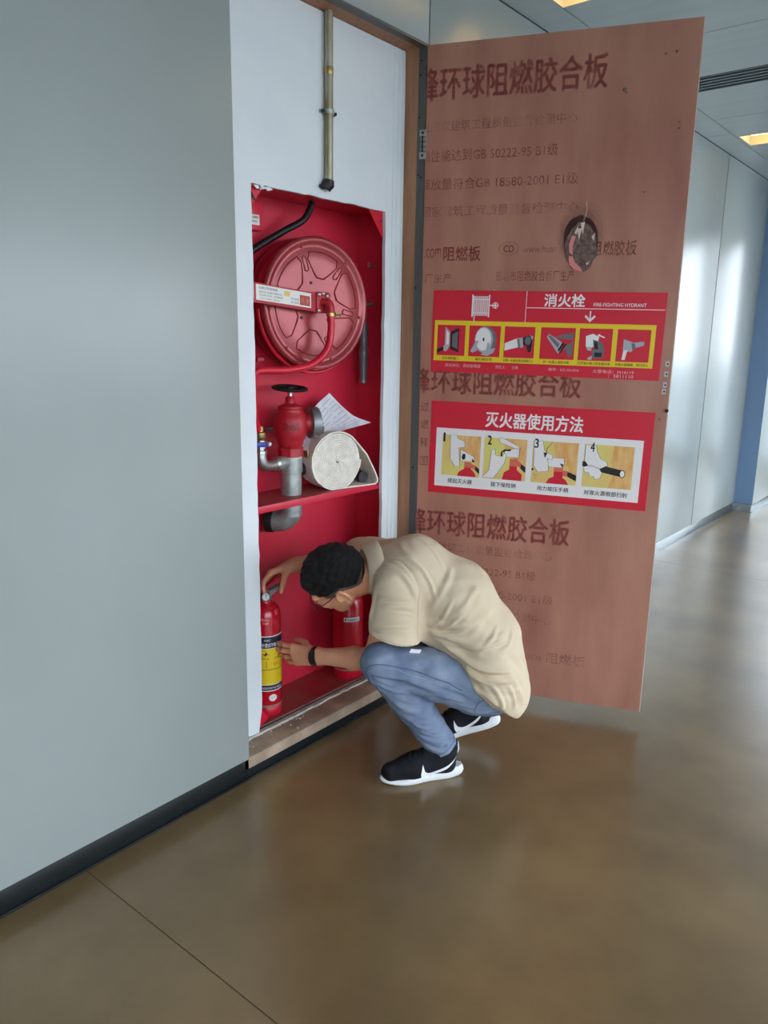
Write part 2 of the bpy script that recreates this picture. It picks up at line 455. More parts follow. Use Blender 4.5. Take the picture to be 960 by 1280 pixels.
m.prism([(-2.062, ys[0], 0.083)] + [(x, y, 0.083) for x, y in top] + [(-2.062, ys[-1], 0.083)], (0, 0, 0.009))
m.build('plaster_lip', M_plaster, t3, smooth=0)
MB().box(-2.046, -2.043, 1.72, 2.60, 0.092, 0.0945).build('lip_groove', M_dark, t3)
t4 = struct('trim_4', (-2.0, 1.64, 0.085))
MB().box(-2.045, -1.951, 1.625, 1.647, 0.085, 2.648).build('jamb_board', M_wood, t4)

# white board of the recess, cut roughly round the cabinet
wr = struct('wall_recess', (-2.04, 2.135, 0.085))
def rag(n, j): return [random.uniform(-j, j) for _ in range(n)]
zs = np.linspace(0.09, 2.046, 46)
MB().prism([(-2.045, 1.649, 0.12), (-2.045, 1.774, 0.085)] + [(-2.045, 1.806 + (0.0 if z > 0.2 else -0.03 * (1 - z / 0.2)) + r, z) for z, r in zip(zs, rag(46, 0.0025))] + [(-2.045, 1.806, 2.646), (-2.045, 1.649, 2.646)], (0.015, 0, 0)).build('board_side', M_white, wr, smooth=0)
MB().prism([(-2.045, 2.616, 0.09)] + [(-2.045, 2.506 + r, z) for z, r in zip(zs, rag(46, 0.0025))] + [(-2.045, 2.506, 2.646), (-2.045, 2.616, 2.646)], (0.015, 0, 0)).build('board_side', M_white, wr, smooth=0)
yy = np.linspace(1.806, 2.506, 24)
MB().prism([(-2.045, y, 2.046 + r) for y, r in zip(yy, rag(24, 0.0022))] + [(-2.045, 2.506, 2.646), (-2.045, 1.806, 2.646)], (0.0148, 0, 0)).build('board_top', M_white, wr, smooth=0)
for y in (2.548, 2.575, 2.60):
    MB().box(-2.0305, -2.0285, y - 0.004, y + 0.004, 0.092, 2.646).build('filler_ridge', M_white, wr, bevel=0.0008)
for k in range(3):
    y = 1.815 + 0.03 * k * random.uniform(0.6, 1.0); s = random.uniform(0.001, 0.003)
    MB().prism([(-2.031, y, 2.040), (-2.031, y + 0.022, 2.042 + s), (-2.031, y + 0.035, 2.036), (-2.031, y + 0.012, 2.030 - s * 0.4)], (0.004, 0, 0)).build('torn_flake', M_white, wr, smooth=0)

# ceiling
ce = struct('ceiling', (0, 0, CE))
LIGHTS = ((-1.752, -1.15, 3.05, 3.352), (-1.735, -1.13, 6.0, 6.30))
DIFFS = ((4.61, 4.865),)
def cpanel(x0, x1, y0, y1):
    g = 0.003; x0 += g; x1 -= g; y0 += g; y1 -= g
    holes = [h for h in LIGHTS if h[0] > x0 - 0.02 and h[1] < x1 + 0.02 and h[2] > y0 and h[3] < y1]
    m = MB()
    if not holes: m.box(x0, x1, y0, y1, CE, CE + 0.012)
    else:
        h = holes[0]; hx0 = max(h[0], x0 + 0.001)
        m.box(x0, hx0, y0, y1, CE, CE + 0.012); m.box(h[1], x1, y0, y1, CE, CE + 0.012)
        m.box(hx0, h[1], y0, h[2], CE, CE + 0.012); m.box(hx0, h[1], h[3], y1, CE, CE + 0.012)
    m.build('ceiling_panel', M_ceil, ce, bevel=0.0)
for y in np.arange(-4.9 + 0.8, YE, 2.0): cpanel(XW, -1.755, y, min(y + 2.0, YE))
edges = [-4.5, -3.5, -2.0, -0.5, 1.0, 2.5, 4.0, 4.61, 4.865, 5.5, 7.0, 8.5, YE]
for x0, x1 in ((-1.755, -0.2), (-0.2, 1.4), (1.4, XR)):
    for a, b in zip(edges[:-1], edges[1:]):
        if (a, b) in DIFFS: continue
        cpanel(x0, x1, a, b)
MB().box(-2.7, XR + 0.1, YB, YE + 0.1, CE + 0.30, CE + 0.32).build('ceiling_slab', M_core, ce)
for (a, b) in DIFFS:
    t = thing('linear_diffuser', 'long slotted grey air diffuser set across the ceiling panels', 'air vent', (0, (a + b) / 2, CE))
    MB().box(-1.752, XR - 0.01, a + 0.004, b - 0.004, CE + 0.03, CE + 0.034).build('backing', M_diff, t)
    for k in range(6):
        y = a + 0.008 + (b - a - 0.016) * k / 5
        w = 0.010 if 0 < k < 5 else 0.006
        MB().box(-1.752, XR - 0.01, y - w, y + w, CE - 0.002, CE + 0.03).build('blade', M_diff, t)
M_lamp = mat('lamp_glow', (255, 226, 176), 0.5, emit=((255, 218, 150), 3.0))
M_cream = mat('cream_enamel', (236, 226, 200), 0.5)
for i, (x0, x1, y0, y1) in enumerate(LIGHTS):
    lb = {0: 'warm recessed ceiling lamp directly above the top edge of the open plywood door', 1: 'warm recessed ceiling lamp at the right edge beyond the air diffuser'}.get(i, 'warm recessed ceiling lamp outside the view')
    t = thing('ceiling_lamp', lb, 'lamp', ((x0 + x1) / 2, (y0 + y1) / 2, CE), group='recessed ceiling lamps')
    m = MB(); e = 0.004
    m.box(x0, x0 + e, y0, y1, CE - 0.003, CE + 0.10); m.box(x1 - e, x1, y0, y1, CE - 0.003, CE + 0.10)
    m.box(x0 + e, x1 - e, y0, y0 + e, CE - 0.003, CE + 0.10); m.box(x0 + e, x1 - e, y1 - e, y1, CE - 0.003, CE + 0.10)
    m.box(x0, x1, y0, y1, CE + 0.10, CE + 0.104)
    m.build('housing', M_cream, t, smooth=0)
    for yy_ in (y0 + 0.1, y1 - 0.1):
        MB().cyl((x0 + 0.03, yy_, CE + 0.05), (x1 - 0.03, yy_, CE + 0.05), 0.013, 12).build('lamp_tube', M_lamp, t)

# outside the frame: rear wall, glazed facade on the right, glazed corridor end
o = MB().box(-2.6, XR + 0.1, YB - 0.1, YB, 0, CE).build('wall_rear', M_wall); o['kind'] = 'structure'
wr2 = struct('wall_right', (XR, 0, 0))
MB().box(XR, XR + 0.1, YB, GLAZE0, 0, CE + 0.3).build('wall_slab', M_wall, wr2)
MB().box(XR, XR + 0.1, GLAZE0, YE, 0, 0.12).build('kerb', M_wall, wr2)
MB().box(XR, XR + 0.1, GLAZE0, YE, 2.85, CE + 0.3).build('header', M_wall, wr2)
wi = 0
ny = int(round((YE - GLAZE0) / 1.5)); st = (YE - GLAZE0) / ny
for k in range(ny):
    y0 = GLAZE0 + st * k; wi += 1
    w_ = struct('window_%d' % wi, (XR, y0, 0.12))
    m = MB(); m.box(XR + 0.02, XR + 0.08, y0, y0 + 0.05, 0.12, 2.85); m.box(XR + 0.02, XR + 0.08, y0 + st - 0.02, y0 + st, 0.12, 2.85)
    m.box(XR + 0.02, XR + 0.08, y0 + 0.05, y0 + st - 0.02, 0.12, 0.17); m.box(XR + 0.02, XR + 0.08, y0 + 0.05, y0 + st - 0.02, 2.80, 2.85)
    m.build('window_frame', M_strip, w_, smooth=0)
    MB().box(XR + 0.045, XR + 0.051, y0 + 0.05, y0 + st - 0.02, 0.17, 2.80).build('pane', M_glass, w_)
we = struct('wall_end', (0, YE, 0))
MB().box(-2.6, XR + 0.1, YE, YE + 0.1, 0, 0.2).build('kerb', M_wall, we)
MB().box(-2.6, XR + 0.1, YE, YE + 0.1, 2.8, CE + 0.3).build('header', M_wall, we)
for k in range(3):
    x0 = -1.76 + 1.59 * k; wi += 1
    w_ = struct('window_%d' % wi, (x0, YE, 0.2))
    m = MB(); m.box(x0, x0 + 0.05, YE + 0.02, YE + 0.08, 0.2, 2.8); m.box(x0 + 1.57, x0 + 1.59, YE + 0.02, YE + 0.08, 0.2, 2.8)
    m.build('window_frame', M_strip, w_, smooth=0)
    MB().box(x0 + 0.05, x0 + 1.57, YE + 0.045, YE + 0.051, 0.2, 2.8).build('pane', M_glass, w_)
gr = MB().box(-60, 60, -60, 60, -0.4, -0.3).build('ground', mat('ground', (150, 150, 145), 0.9)); gr['kind'] = 'structure'

# ------------------------------------------------------------------ the open concealed door
HX, HY = -1.929, 2.622; DA = math.radians(21)
dd = Vector((math.cos(DA), math.sin(DA), 0)); dn = Vector((-math.sin(DA), math.cos(DA), 0))
door = bpy.data.objects.new('door_1', None); COL.objects.link(door); door.location = (HX, HY, 0.055); door.rotation_euler = (0, 0, DA)
door['kind'] = 'structure'; OFF[door.name] = Vector((0, 0, 0.055))
DW = 0.984; DZ0, DZ1 = 0.055, 2.650
MB().box(0.0, DW - 0.003, 0.0, 0.010, DZ0, DZ1).build('plywood_panel', M_ply, door)
MB().box(DW - 0.003, DW, 0.0005, 0.012, DZ0, DZ1).build('edge_strip', M_plyedge, door)
MB().box(0.004, DW - 0.008, 0.010, 0.034, DZ0 + 0.004, DZ1 - 0.004).build('core_frame', M_strip, door)
MB().box(0.0, DW - 0.004, 0.034, 0.042, DZ0, DZ1).build('outer_panel', M_wall, door)
# latch row near the free edge
for (x, z) in ((0.966, 1.478), (0.965, 1.44), (0.964, 1.40), (0.962, 1.375)):
    MB().box(x - 0.008, x + 0.006, -0.0015, 0.0, z - 0.010, z + 0.010).build('latch_plate', M_steel, door)
    MB().cyl((x, -0.0015, z), (x, -0.0035, z), 0.0035, 8).build('screw', M_dark, door)
MB().cyl((0.978, -0.008, 1.303), (0.978, 0.004, 1.303), 0.007, 10).build('catch_pin', M_dark, door)
# hinge at the jamb
hg = MB(); hg.box(-0.024, 0.003, -0.006, -0.001, 2.328, 2.354); hg.box(-0.024, 0.003, -0.006, -0.001, 2.246, 2.272)
hg.build('hinge', M_steel, door, bevel=0.002)
hg2 = MB()
for z in (2.282, 2.300, 2.318): hg2.box(-0.019, 0.0025, -0.006, -0.001, z - 0.007, z + 0.007)
hg2.build('hinge', M_steel, door, bevel=0.001)
for z in (2.341, 2.259): MB().cyl((-0.011, -0.006, z), (-0.011, -0.008, z), 0.005, 10).build('screw', M_dark, door)
MB().cyl((-0.012, -0.004, 2.272), (-0.012, -0.004, 2.330), 0.0045, 8).build('hinge_pin', M_dark, door)

dmap = lambda u, v, L: (u, -0.0003 * L, v)
def dtext(body, x0, x1, z0, z1, bold=0.02, m=None):
    Flat(dmap).text(body, x0, x1, z0, z1, bold, 1, xmin=0.004, strikes=5 if bold > 0.02 else 2).build('printed_lettering', m or M_ink, door)
dtext('峰环球阻燃胶合板', -0.035, 0.672, 2.452, 2.568, 0.032)
dtext('过国家建筑工程质量监督检测中心', -0.02, 0.575, 2.342, 2.380, 0.012, M_ink2)
dtext('燃性能达到GB 50222-95 B1级', -0.02, 0.512, 2.233, 2.276, 0.012)
dtext('释放量符合GB 18580-2001 E1级', -0.02, 0.592, 2.130, 2.172, 0.012)
dtext('国家建筑工程质量监督检测中心', -0.01, 0.600, 2.030, 2.070, 0.012, M_ink2)
dtext('.com', 0.005, 0.075, 1.875, 1.912, 0.015)
dtext('阻燃板', 0.085, 0.235, 1.862, 1.918, 0.022)
Flat(dmap).ring(0.345, 1.905, 0.040, 0.026, 0.004).text('CD', 0.325, 0.365, 1.892, 1.917, 0.03).build('printed_emblem', M_ink, door)
dtext('www.huan', 0.40, 0.53, 1.888, 1.915, 0.012, M_ink2)
dtext('阻燃胶板', 0.66, 0.82, 1.872, 1.925, 0.022, M_ink2)
dtext('厂生产', 0.01, 0.12, 1.778, 1.815, 0.012)
dtext('廊坊市阻燃胶合板厂生产', 0.30, 0.60, 1.782, 1.822, 0.012)
dtext('峰环球阻燃胶合板', -0.035, 0.655, 1.338, 1.440, 0.032)
for ch, z in (('过', 1.282), ('燃', 1.208), ('释', 1.13), ('国', 1.052)):
    dtext(ch, 0.008, 0.042, z - 0.02, z + 0.02, 0.012)
dtext('峰环球阻燃胶合板', -0.035, 0.650, 0.735, 0.845, 0.032)
dtext('过国家建筑工程质量监督检测中心', -0.02, 0.585, 0.664, 0.704, 0.012, M_ink2)
dtext('燃性能达到GB 50222-95 B1级', -0.02, 0.525, 0.572, 0.612, 0.012)
dtext('释放量符合GB 18580-2001 E1级', -0.02, 0.600, 0.474, 0.514, 0.012, M_ink2)
dtext('国家建筑工程质量监督检测中心', -0.01, 0.600, 0.385, 0.425, 0.012, M_ink2)
dtext('.com 阻燃板', 0.46, 0.75, 0.215, 0.265, 0.02, M_ink2)
# damaged knot: dark rough patch with pale splinters
def blob(cx, cz, rx, rz, n, j, seed):
    r_ = random.Random(seed)
    return [(cx + rx * math.cos(2 * PI * k / n) * (1 + r_.uniform(-j, j)), cz + rz * math.sin(2 * PI * k / n) * (1 + r_.uniform(-j, j))) for k in range(n)]
M_scorch = mat('scorched_veneer', (128, 84, 78), 0.5); M_scorch.node_tree.nodes['Principled BSDF'].inputs['Alpha'].default_value = 0.075
for k in range(5):
    Flat(dmap).poly(blob(0.614, 1.955 - 0.006 * k, 0.092 - 0.010 * k, 0.118 - 0.012 * k, 30, 0.06, 20 + k), 2 + k).build('scorch_mark', M_scorch, door)
MB().prism([(x, -0.003, z) for x, z in blob(0.618, 1.905, 0.058, 0.088, 30, 0.10, 3)], (0, 0.0028, 0)).build('knot_scar', M_knot, door, smooth=0)
for pts in ([(0.583, 1.945), (0.574, 1.915), (0.577, 1.885), (0.590, 1.876), (0.588, 1.905), (0.597, 1.944)],
            [(0.576, 1.872), (0.580, 1.842), (0.600, 1.822), (0.630, 1.815), (0.622, 1.830), (0.600, 1.850), (0.590, 1.872)]):
    MB().prism([(x, -0.005, z) for x, z in pts], (0, 0.002, 0)).build('veneer_flake', M_pink, door, smooth=0)
for pts in ([(0.592, 1.955), (0.605, 1.985), (0.600, 1.950)], [(0.612, 1.990), (0.628, 1.994), (0.622, 1.95)], [(0.655, 1.94), (0.668, 1.955), (0.664, 1.925)], [(0.640, 1.845), (0.655, 1.852), (0.645, 1.838)], [(0.60, 1.97), (0.618, 1.972), (0.61, 1.93)]):
    MB().prism([(x, -0.006, z) for x, z in pts], (0, 0.002, 0)).build('veneer_flake', M_flake, door, smooth=0)
Flat(dmap).line([(0.628, 2.065), (0.632, 2.04), (0.628, 2.015), (0.620, 1.995)], 0.0022, 3).build('scratch', M_flake, door)
for (x, z, r_) in ((0.735, 2.44, 0.008), (0.742, 2.43, 0.005), (0.865, 2.545, 0.005), (0.90, 2.55, 0.005), (0.93, 2.32, 0.004), (0.93, 2.30, 0.004), (0.83, 2.09, 0.004), (0.20, 1.86, 0.003), (0.955, 1.27, 0.004)):
    MB().cyl((x, -0.0008, z), (x, 0.001, z), r_, 9).build('dark_knot', M_knot, door)
# ------------------------------------------------------------------ the two red signs stuck to the door
def sign(name, label, x0, z0, w, h, tilt=0.0):
    p = Vector((HX, HY, 0)) + dd * x0 - dn * 0.0016 + Vector((0, 0, z0))
    t = thing(name, label, 'sign', p, DA); t.rotation_euler = (0, tilt, DA)
    m = MB(); nx = 12
    for i in range(nx):
        m.box(w * i / nx, w * (i + 1) / nx, 0.0, 0.0012, 0, h)
    m.build('backing', M_sred, t, smooth=0)
    return t, (lambda u, v, L: (u * w, -0.00025 * L, (1 - v) * h))

s1, mp1 = sign('fire_hydrant_sign', 'upper red sign on the plywood door with six pictures in a yellow band', 0.045, 1.428, 0.895, 0.323, math.radians(0.9))
A = 0.895 / 0.323
Flat(mp1, A).rect(0.418, 0.0, 0.4205, 0.365, 1).rect(0.4205, 0.19, 0.995, 0.198, 1).build('divider_line', M_swht, s1)
Flat(mp1, A).text('消火栓', 0.497, 0.668, 0.175, 0.03, 0.02).build('title_lettering', M_swht, s1)
Flat(mp1, A).text('FIRE-FIGHTING HYDRANT', 0.705, 0.92, 0.165, 0.125, 0.01).build('subtitle_lettering', M_swht, s1)
Flat(mp1, A).rect(0.692, 0.22, 0.698, 0.335).poly([(0.672, 0.285), (0.677, 0.265), (0.695, 0.315), (0.713, 0.265), (0.718, 0.285), (0.695, 0.35)]).build('arrow', M_swht, s1)
f = Flat(mp1, A)
for k in range(11): f.rect(0.184 + 0.0062 * k, 0.065, 0.1878 + 0.0062 * k, 0.30)
f.rect(0.178, 0.05, 0.184, 0.315).rect(0.2525, 0.05, 0.2585, 0.315).rect(0.189, 0.30, 0.193, 0.37).rect(0.2585, 0.168, 0.272, 0.180)
f.rect(0.186, 0.10, 0.2525, 0.112, 1).rect(0.186, 0.26, 0.2525, 0.27, 1)
f.ring(0.2835, 0.174, 0.0135, 0.0135 * A, 0.0038).rect(0.2805, 0.140, 0.2865, 0.208).rect(0.275, 0.166, 0.292, 0.182)
f.build('hose_reel_icon', M_swht, s1)
Flat(mp1, A).rect(0.012, 0.365, 0.968, 0.86, 1).build('yellow_band', M_syel, s1)
SQ = [(0.026, 0.155), (0.173, 0.315), (0.333, 0.467), (0.492, 0.640), (0.657, 0.795), (0.815, 0.950)]
PF = [Flat(mp1, A).rect(a, 0.42, b, 0.795, 2).build('picture_field', M_sred, s1) for a, b in SQ]
LG, MG, BK, WH = (Flat(mp1, A) for _ in range(4))
def flush1(i):
    for F_, nm, m_ in ((LG, 'light_grey_print', M_sgry), (MG, 'mid_grey_print', M_smid), (BK, 'black_print', M_sblk), (WH, 'white_print', M_swht)):
        if F_.mb.v: F_.build(nm, m_, PF[i])
        F_.mb = MB()
def loc(i):
    a, b = SQ[i]; return lambda pts: [(a + (b - a) * x, 0.795 - 0.375 * y) for x, y in pts]
q = loc(0)
LG.poly(q([(.28, .95), (.46, .78), (.46, .32), (.28, .12)]), 3); WH.poly(q([(.33, .83), (.42, .74), (.42, .40), (.33, .28)]), 4)
BK.poly(q([(.48, .78), (.78, .92), (.78, .10), (.48, .22)]), 3); MG.poly(q([(.54, .70), (.74, .80), (.74, .22), (.54, .30)]), 4)
BK.poly(q([(0, .20), (.26, .30), (.28, .20), (0, .06)]), 4); LG.poly(q([(.24, .32), (.38, .36), (.42, .24), (.34, .14), (.24, .18)]), 5)
flush1(0); q = loc(1)
circ = lambda cx, cy, rx, ry, n=22: [(cx + rx * math.cos(2 * PI * k / n), cy + ry * math.sin(2 * PI * k / n)) for k in range(n)]
MG.poly(q(circ(.58, .55, .30, .42)), 3); LG.poly(q(circ(.48, .55, .29, .42)), 4); WH.poly(q(circ(.46, .57, .25, .37)), 5); BK.poly(q(circ(.47, .56, .03, .06, 12)), 6)
LG.poly(q([(.06, .16), (.22, .50), (.32, .52), (.24, .30), (.30, .20), (.14, .12)]), 6); LG.poly(q([(.40, .06), (.56, .22), (.60, .46), (.66, .46), (.68, .26), (.86, .30), (.80, .14), (.62, .03)]), 6)
flush1(1); q = loc(2)
WH.poly(q([(.02, .22), (.02, .46), (.40, .62), (.46, .34)]), 3); LG.poly(q([(.40, .62), (.60, .66), (.64, .34), (.46, .34)]), 4); MG.poly(q([(.44, .60), (.50, .62), (.54, .34), (.48, .34)]), 5)
BK.poly(q([(.62, .66), (.82, .74), (.94, .62), (.90, .22), (.80, .18), (.74, .40), (.62, .44)]), 4); MG.poly(q(circ(.78, .56, .10, .14, 14)), 5); LG.poly(q([(.84, .74), (.95, .70), (.92, .58)]), 5)
flush1(2); q = loc(3)
LG.poly(q([(.18, .70), (.24, .80), (.66, .52), (.58, .20), (.52, .20)]), 3); MG.poly(q([(.22, .72), (.26, .77), (.56, .50), (.52, .36)]), 4); BK.poly(q([(.52, .30), (.56, .24), (.70, .50), (.66, .56)]), 5)
BK.poly(q([(.56, .21), (.60, .18), (.76, .48), (.73, .52)]), 5); MG.poly(q([(.40, .70), (.95, .62), (.95, .86), (.60, .78)]), 2.5); MG.poly(q([(.70, .40), (.96, .60), (.94, .16), (.84, .08)]), 2.5)
flush1(3); q = loc(4)
WH.poly(q([(.20, .76), (.42, .84), (.60, .74), (.56, .52), (.40, .40), (.22, .44)]), 3); LG.poly(q([(.22, .44), (.40, .42), (.40, .30), (.28, .32)]), 4)
MG.poly(q([(.42, .66), (.70, .58), (.78, .40), (.76, .08), (.40, .08), (.46, .40)]), 4); BK.poly(q([(.46, .62), (.56, .58), (.60, .36), (.48, .36)]), 5); BK.poly(q([(.50, .26), (.72, .26), (.72, .12), (.50, .12)]), 5)
WH.poly(q([(.54, .80), (.62, .84), (.62, .81), (.78, .74), (.76, .71), (.60, .77), (.60, .74)]), 6); LG.poly(q([(.30, .08), (.44, .16), (.42, .04), (.32, .02)]), 5)
flush1(4); q = loc(5)
LG.poly(q([(.20, .70), (.50, .60), (.82, .64), (.82, .52), (.56, .44), (.44, .30), (.20, .36)]), 3); MG.poly(q([(.44, .58), (.54, .58), (.58, .44), (.48, .36)]), 4); WH.poly(q([(.22, .36), (.34, .36), (.28, .06), (.18, .06)]), 4); LG.poly(q([(.60, .58), (.80, .61), (.80, .55), (.60, .50)]), 5)
flush1(5)
f = Flat(mp1, A)
for (a, b), tx in zip(SQ, ('打开消防箱门', '展开消防水带', '水带一头接在消火栓接口上', '另一头接上消防水枪', '打开消火栓上的水阀开关', '对准火源根部，进行灭火')):
    w_ = min(0.0125 * len(tx), b - a); c_ = (a + b) / 2
    Flat(mp1, A).text(tx, c_ - w_ / 2, c_ + w_ / 2, 0.845, 0.812, 0.012, 2).build('caption_lettering', M_sblk, s1)
for tx, a, b, v1, v0 in (('责任单位：资材管理部', 0.068, 0.232, 0.935, 0.893), ('责任人：   王婷', 0.300, 0.402, 0.935, 0.893), ('编号：KZ-XS-074', 0.535, 0.665, 0.935, 0.897),
                         ('火警电话：3616119', 0.725, 0.895, 0.937, 0.895), ('：5811110', 0.792, 0.895, 0.985, 0.947)):
    Flat(mp1, A).text(tx, a, b, v1, v0, 0.0).build('footer_lettering', M_spnk, s1)

s2, mp2 = sign('extinguisher_sign', 'lower red sign on the plywood door with four numbered pictures on white', 0.048, 0.920, 0.885, 0.388, math.radians(0.9))
A2 = 0.885 / 0.388
Flat(mp2, A2).text('灭火器使用方法', 0.262, 0.700, 0.245, 0.085, 0.022).build('title_lettering', M_swht, s2)
Flat(mp2, A2).rect(0.030, 0.285, 0.965, 0.92, 1).build('white_field', M_swht, s2)
PX = [(0.062, 0.245), (0.262, 0.460), (0.487, 0.690), (0.716, 0.930)]
M_coral = mat('sign_coral', (220, 110, 90), 0.4)
PG = [Flat(mp2, A2).rect(a, 0.355, b, 0.795, 2).build('picture_ground', M_sgrn, s2) for a, b in PX]
def flush2(i):
    OR.poly(l2(i)(flame if i != 3 else [(.60, 1.0), (1, 1.0), (1, .02), (.55, .02), (.62, .35), (.55, .6)]), 3)
    for F_, nm, m_ in ((OR, 'flame_print', M_sorg), (WH, 'hand_print', M_swht), (RD, 'extinguisher_print', M_sred), (BK, 'outline_print', M_sblk), (PK, 'nozzle_print', M_coral)):
        if F_.mb.v: F_.build(nm, m_, PG[i])
        F_.mb = MB()
def l2(i):
    a, b = PX[i]; return lambda pts: [(a + (b - a) * x, 0.795 - 0.44 * y) for x, y in pts]
OR, WH, RD, BK, PK, GY = (Flat(mp2, A2) for _ in range(6))
def wh(q, pts, L=4):
    WH.poly(q(pts), L); BK.line(q(pts) + [q(pts)[0]], 0.0016, L + 0.5)
flame = [(.45, 1.0), (1, 1.0), (1, .25), (.86, .30), (.80, .45), (.70, .40), (.62, .6), (.52, .55)]
q = l2(0)
RD.poly(q([(.42, 0), (.46, .10), (.58, .18), (.80, .18), (.88, .10), (.92, 0)]), 4); RD.poly(q([(.60, .18), (.60, .36), (.78, .36), (.78, .18)]), 4)
PK.poly(q([(.60, .22), (.60, .36), (.78, .36), (.78, .22)]), 5); PK.poly(q([(.78, .22), (.78, .33), (.90, .28), (.90, .18)]), 5); BK.poly(q([(.89, .28), (1, .20), (1, .08), (.88, .18)]), 5)
wh(q, [(.48, .66), (.84, .50), (.88, .40), (.74, .38), (.50, .38)], 4); BK.poly(q([(.52, .46), (.55, .56), (.62, .55), (.62, .44), (.56, .40)]), 6); BK.poly(q([(.80, .46), (.88, .38), (.80, .36)]), 6)
wh(q, [(.20, 1.0), (.22, .40), (.36, .22), (.48, .24), (.46, .46), (.44, .70), (.60, .72), (.58, .86), (.40, .92), (.38, 1.0)], 5)
flush2(0); q = l2(1)
RD.poly(q([(.46, 0), (.50, .18), (.62, .26), (.80, .26), (.92, .16), (.92, 0)]), 4); RD.poly(q([(.62, .26), (.62, .50), (.80, .50), (.80, .26)]), 4)
PK.poly(q([(.62, .34), (.62, .52), (.80, .52), (.80, .34)]), 5); PK.poly(q([(.80, .36), (.80, .48), (.90, .44), (.88, .32)]), 5); BK.poly(q([(.88, .42), (1, .34), (1, .20), (.88, .30)]), 5)
wh(q, [(.34, .98), (.40, 1.02), (.86, .80), (.84, .74), (.36, .90)], 4); wh(q, [(.48, .70), (.84, .80), (.82, .56), (.52, .56)], 4); BK.poly(q([(.44, .56), (.44, .66), (.52, .70), (.62, .70), (.64, .76), (.56, .74), (.48, .74), (.40, .66), (.40, .56)]), 6)
wh(q, [(-.02, .02), (.14, .20), (.18, .70), (.26, .74), (.28, .58), (.44, .56), (.48, .64), (.54, .60), (.50, .40), (.36, .16), (.26, 0.02)], 5)
flush2(1); q = l2(2)
RD.poly(q([(.34, 0), (.40, .12), (.52, .18), (.68, .18), (.78, .10), (.84, 0)]), 4); RD.poly(q([(.50, .16), (.50, .40), (.70, .40), (.70, .16)]), 4)
PK.poly(q([(.70, .20), (.70, .34), (.82, .32), (.82, .20)]), 5); BK.poly(q([(.80, .32), (1, .24), (1, .10), (.80, .20)]), 5); PK.poly(q([(.50, .30), (.50, .40), (.70, .40), (.70, .30)]), 5)
wh(q, [(.36, .62), (.70, .62), (.72, .50), (.68, .40), (.38, .40), (.34, .48)], 4); BK.poly(q([(.62, .50), (.70, .48), (.68, .40)]), 6)
wh(q, [(.02, 1.0), (.04, .40), (.14, .26), (.28, .28), (.38, .30), (.36, .50), (.34, .60), (.44, .56), (.46, .68), (.34, .72), (.26, .78), (.22, 1.0)], 5)
BK.line(q([(.44, 1.0), (.32, .84), (.28, .68)]), 0.0024, 7); BK.poly(q([(.24, .74), (.28, .60), (.33, .72)]), 7); BK.poly(q([(.01, .36), (.06, .30), (.0, .28)]), 6); BK.line(q([(.05, .20), (.10, .16), (.14, .18)]), 0.002, 6); BK.line(q([(.07, .12), (.11, .10)]), 0.002, 6)
flush2(2); q = l2(3)
BK.poly(q([(-.02, .60), (.40, .52), (.82, .44), (.82, .28), (.40, .36), (-.02, .48)]), 4); WH.poly(q(circ(.80, .36, .045, .075, 16)), 6); BK.poly(q(circ(.80, .36, .06, .095, 18)), 5)
wh(q, [(.02, .98), (.02, .62), (.10, .50), (.34, .44), (.44, .50), (.50, .54), (.46, .62), (.34, .68), (.26, .84), (.24, .98)], 5)
wh(q, [(.0, .46), (.04, .34), (.12, .34), (.14, .26), (.22, .26), (.26, .18), (.36, .22), (.40, .34), (.32, .46), (.16, .52)], 5)
flush2(3)
f = Flat(mp2, A2)
for n_, u, v in (('1', 0.066, 0.335), ('2', 0.278, 0.335), ('3', 0.494, 0.335), ('4', 0.742, 0.335)):
    Flat(mp2, A2).text(n_, u, u + (0.009 if n_ == '1' else 0.018), v + 0.095, v, 0.03, 8).build('number_lettering', M_sblk, s2)
f = Flat(mp2, A2)
for (a, b), tx in zip(PX, ('提起灭火器', '拔下保险销', '用力按压手柄', '对准火源根部扫射')):
    w_ = 0.0235 * len(tx); c_ = (a + b) / 2
    Flat(mp2, A2).text(tx, c_ - w_ / 2, c_ + w_ / 2, 0.878, 0.828, 0.012, 2).build('caption_lettering', M_sblk, s2)
# ------------------------------------------------------------------ materials
M_red = mat('cabinet_red', (214, 46, 70), 0.38, rgb2=(206, 40, 64), scale=4.0)
M_redfl = mat('cabinet_floor_red', (176, 48, 58), 0.5, rgb2=(156, 92, 82), scale=5.0, detail=7, ramp=(0.35, 0.75))
M_disc = mat('reel_red', (166, 66, 70), 0.24, rgb2=(150, 54, 58), scale=6.0, metal=0.2, bump=0.02, bscale=20)
M_hose = mat('rubber_red', (206, 18, 48), 0.35)
M_hosedk = mat('coil_red', (166, 20, 46), 0.45)
M_valve = mat('valve_red', (176, 28, 42), 0.42, bump=0.12, bscale=160)
M_galv = mat('galvanised_steel', (176, 180, 176), 0.42, metal=0.55, rgb2=(140, 146, 144), scale=26, detail=6, bump=0.08, bscale=90)
M_cast = mat('cast_aluminium', (140, 142, 144), 0.45, metal=0.7)
M_black = mat('black_plastic', (22, 22, 24), 0.45)
M_iron = mat('black_iron', (34, 30, 32), 0.5, bump=0.2, bscale=120)
M_brass = mat('dull_brass', (176, 150, 96), 0.35, metal=0.85)
M_canvas = mat('canvas_hose', (244, 238, 226), 0.85, rgb2=(230, 221, 206), scale=40, bump=0.2, bscale=300)
M_paper = mat('paper', (226, 224, 230), 0.7, rgb2=(206, 204, 214), scale=30, ramp=(0.45, 0.7))
M_label = mat('label_white', (232, 230, 224), 0.5)
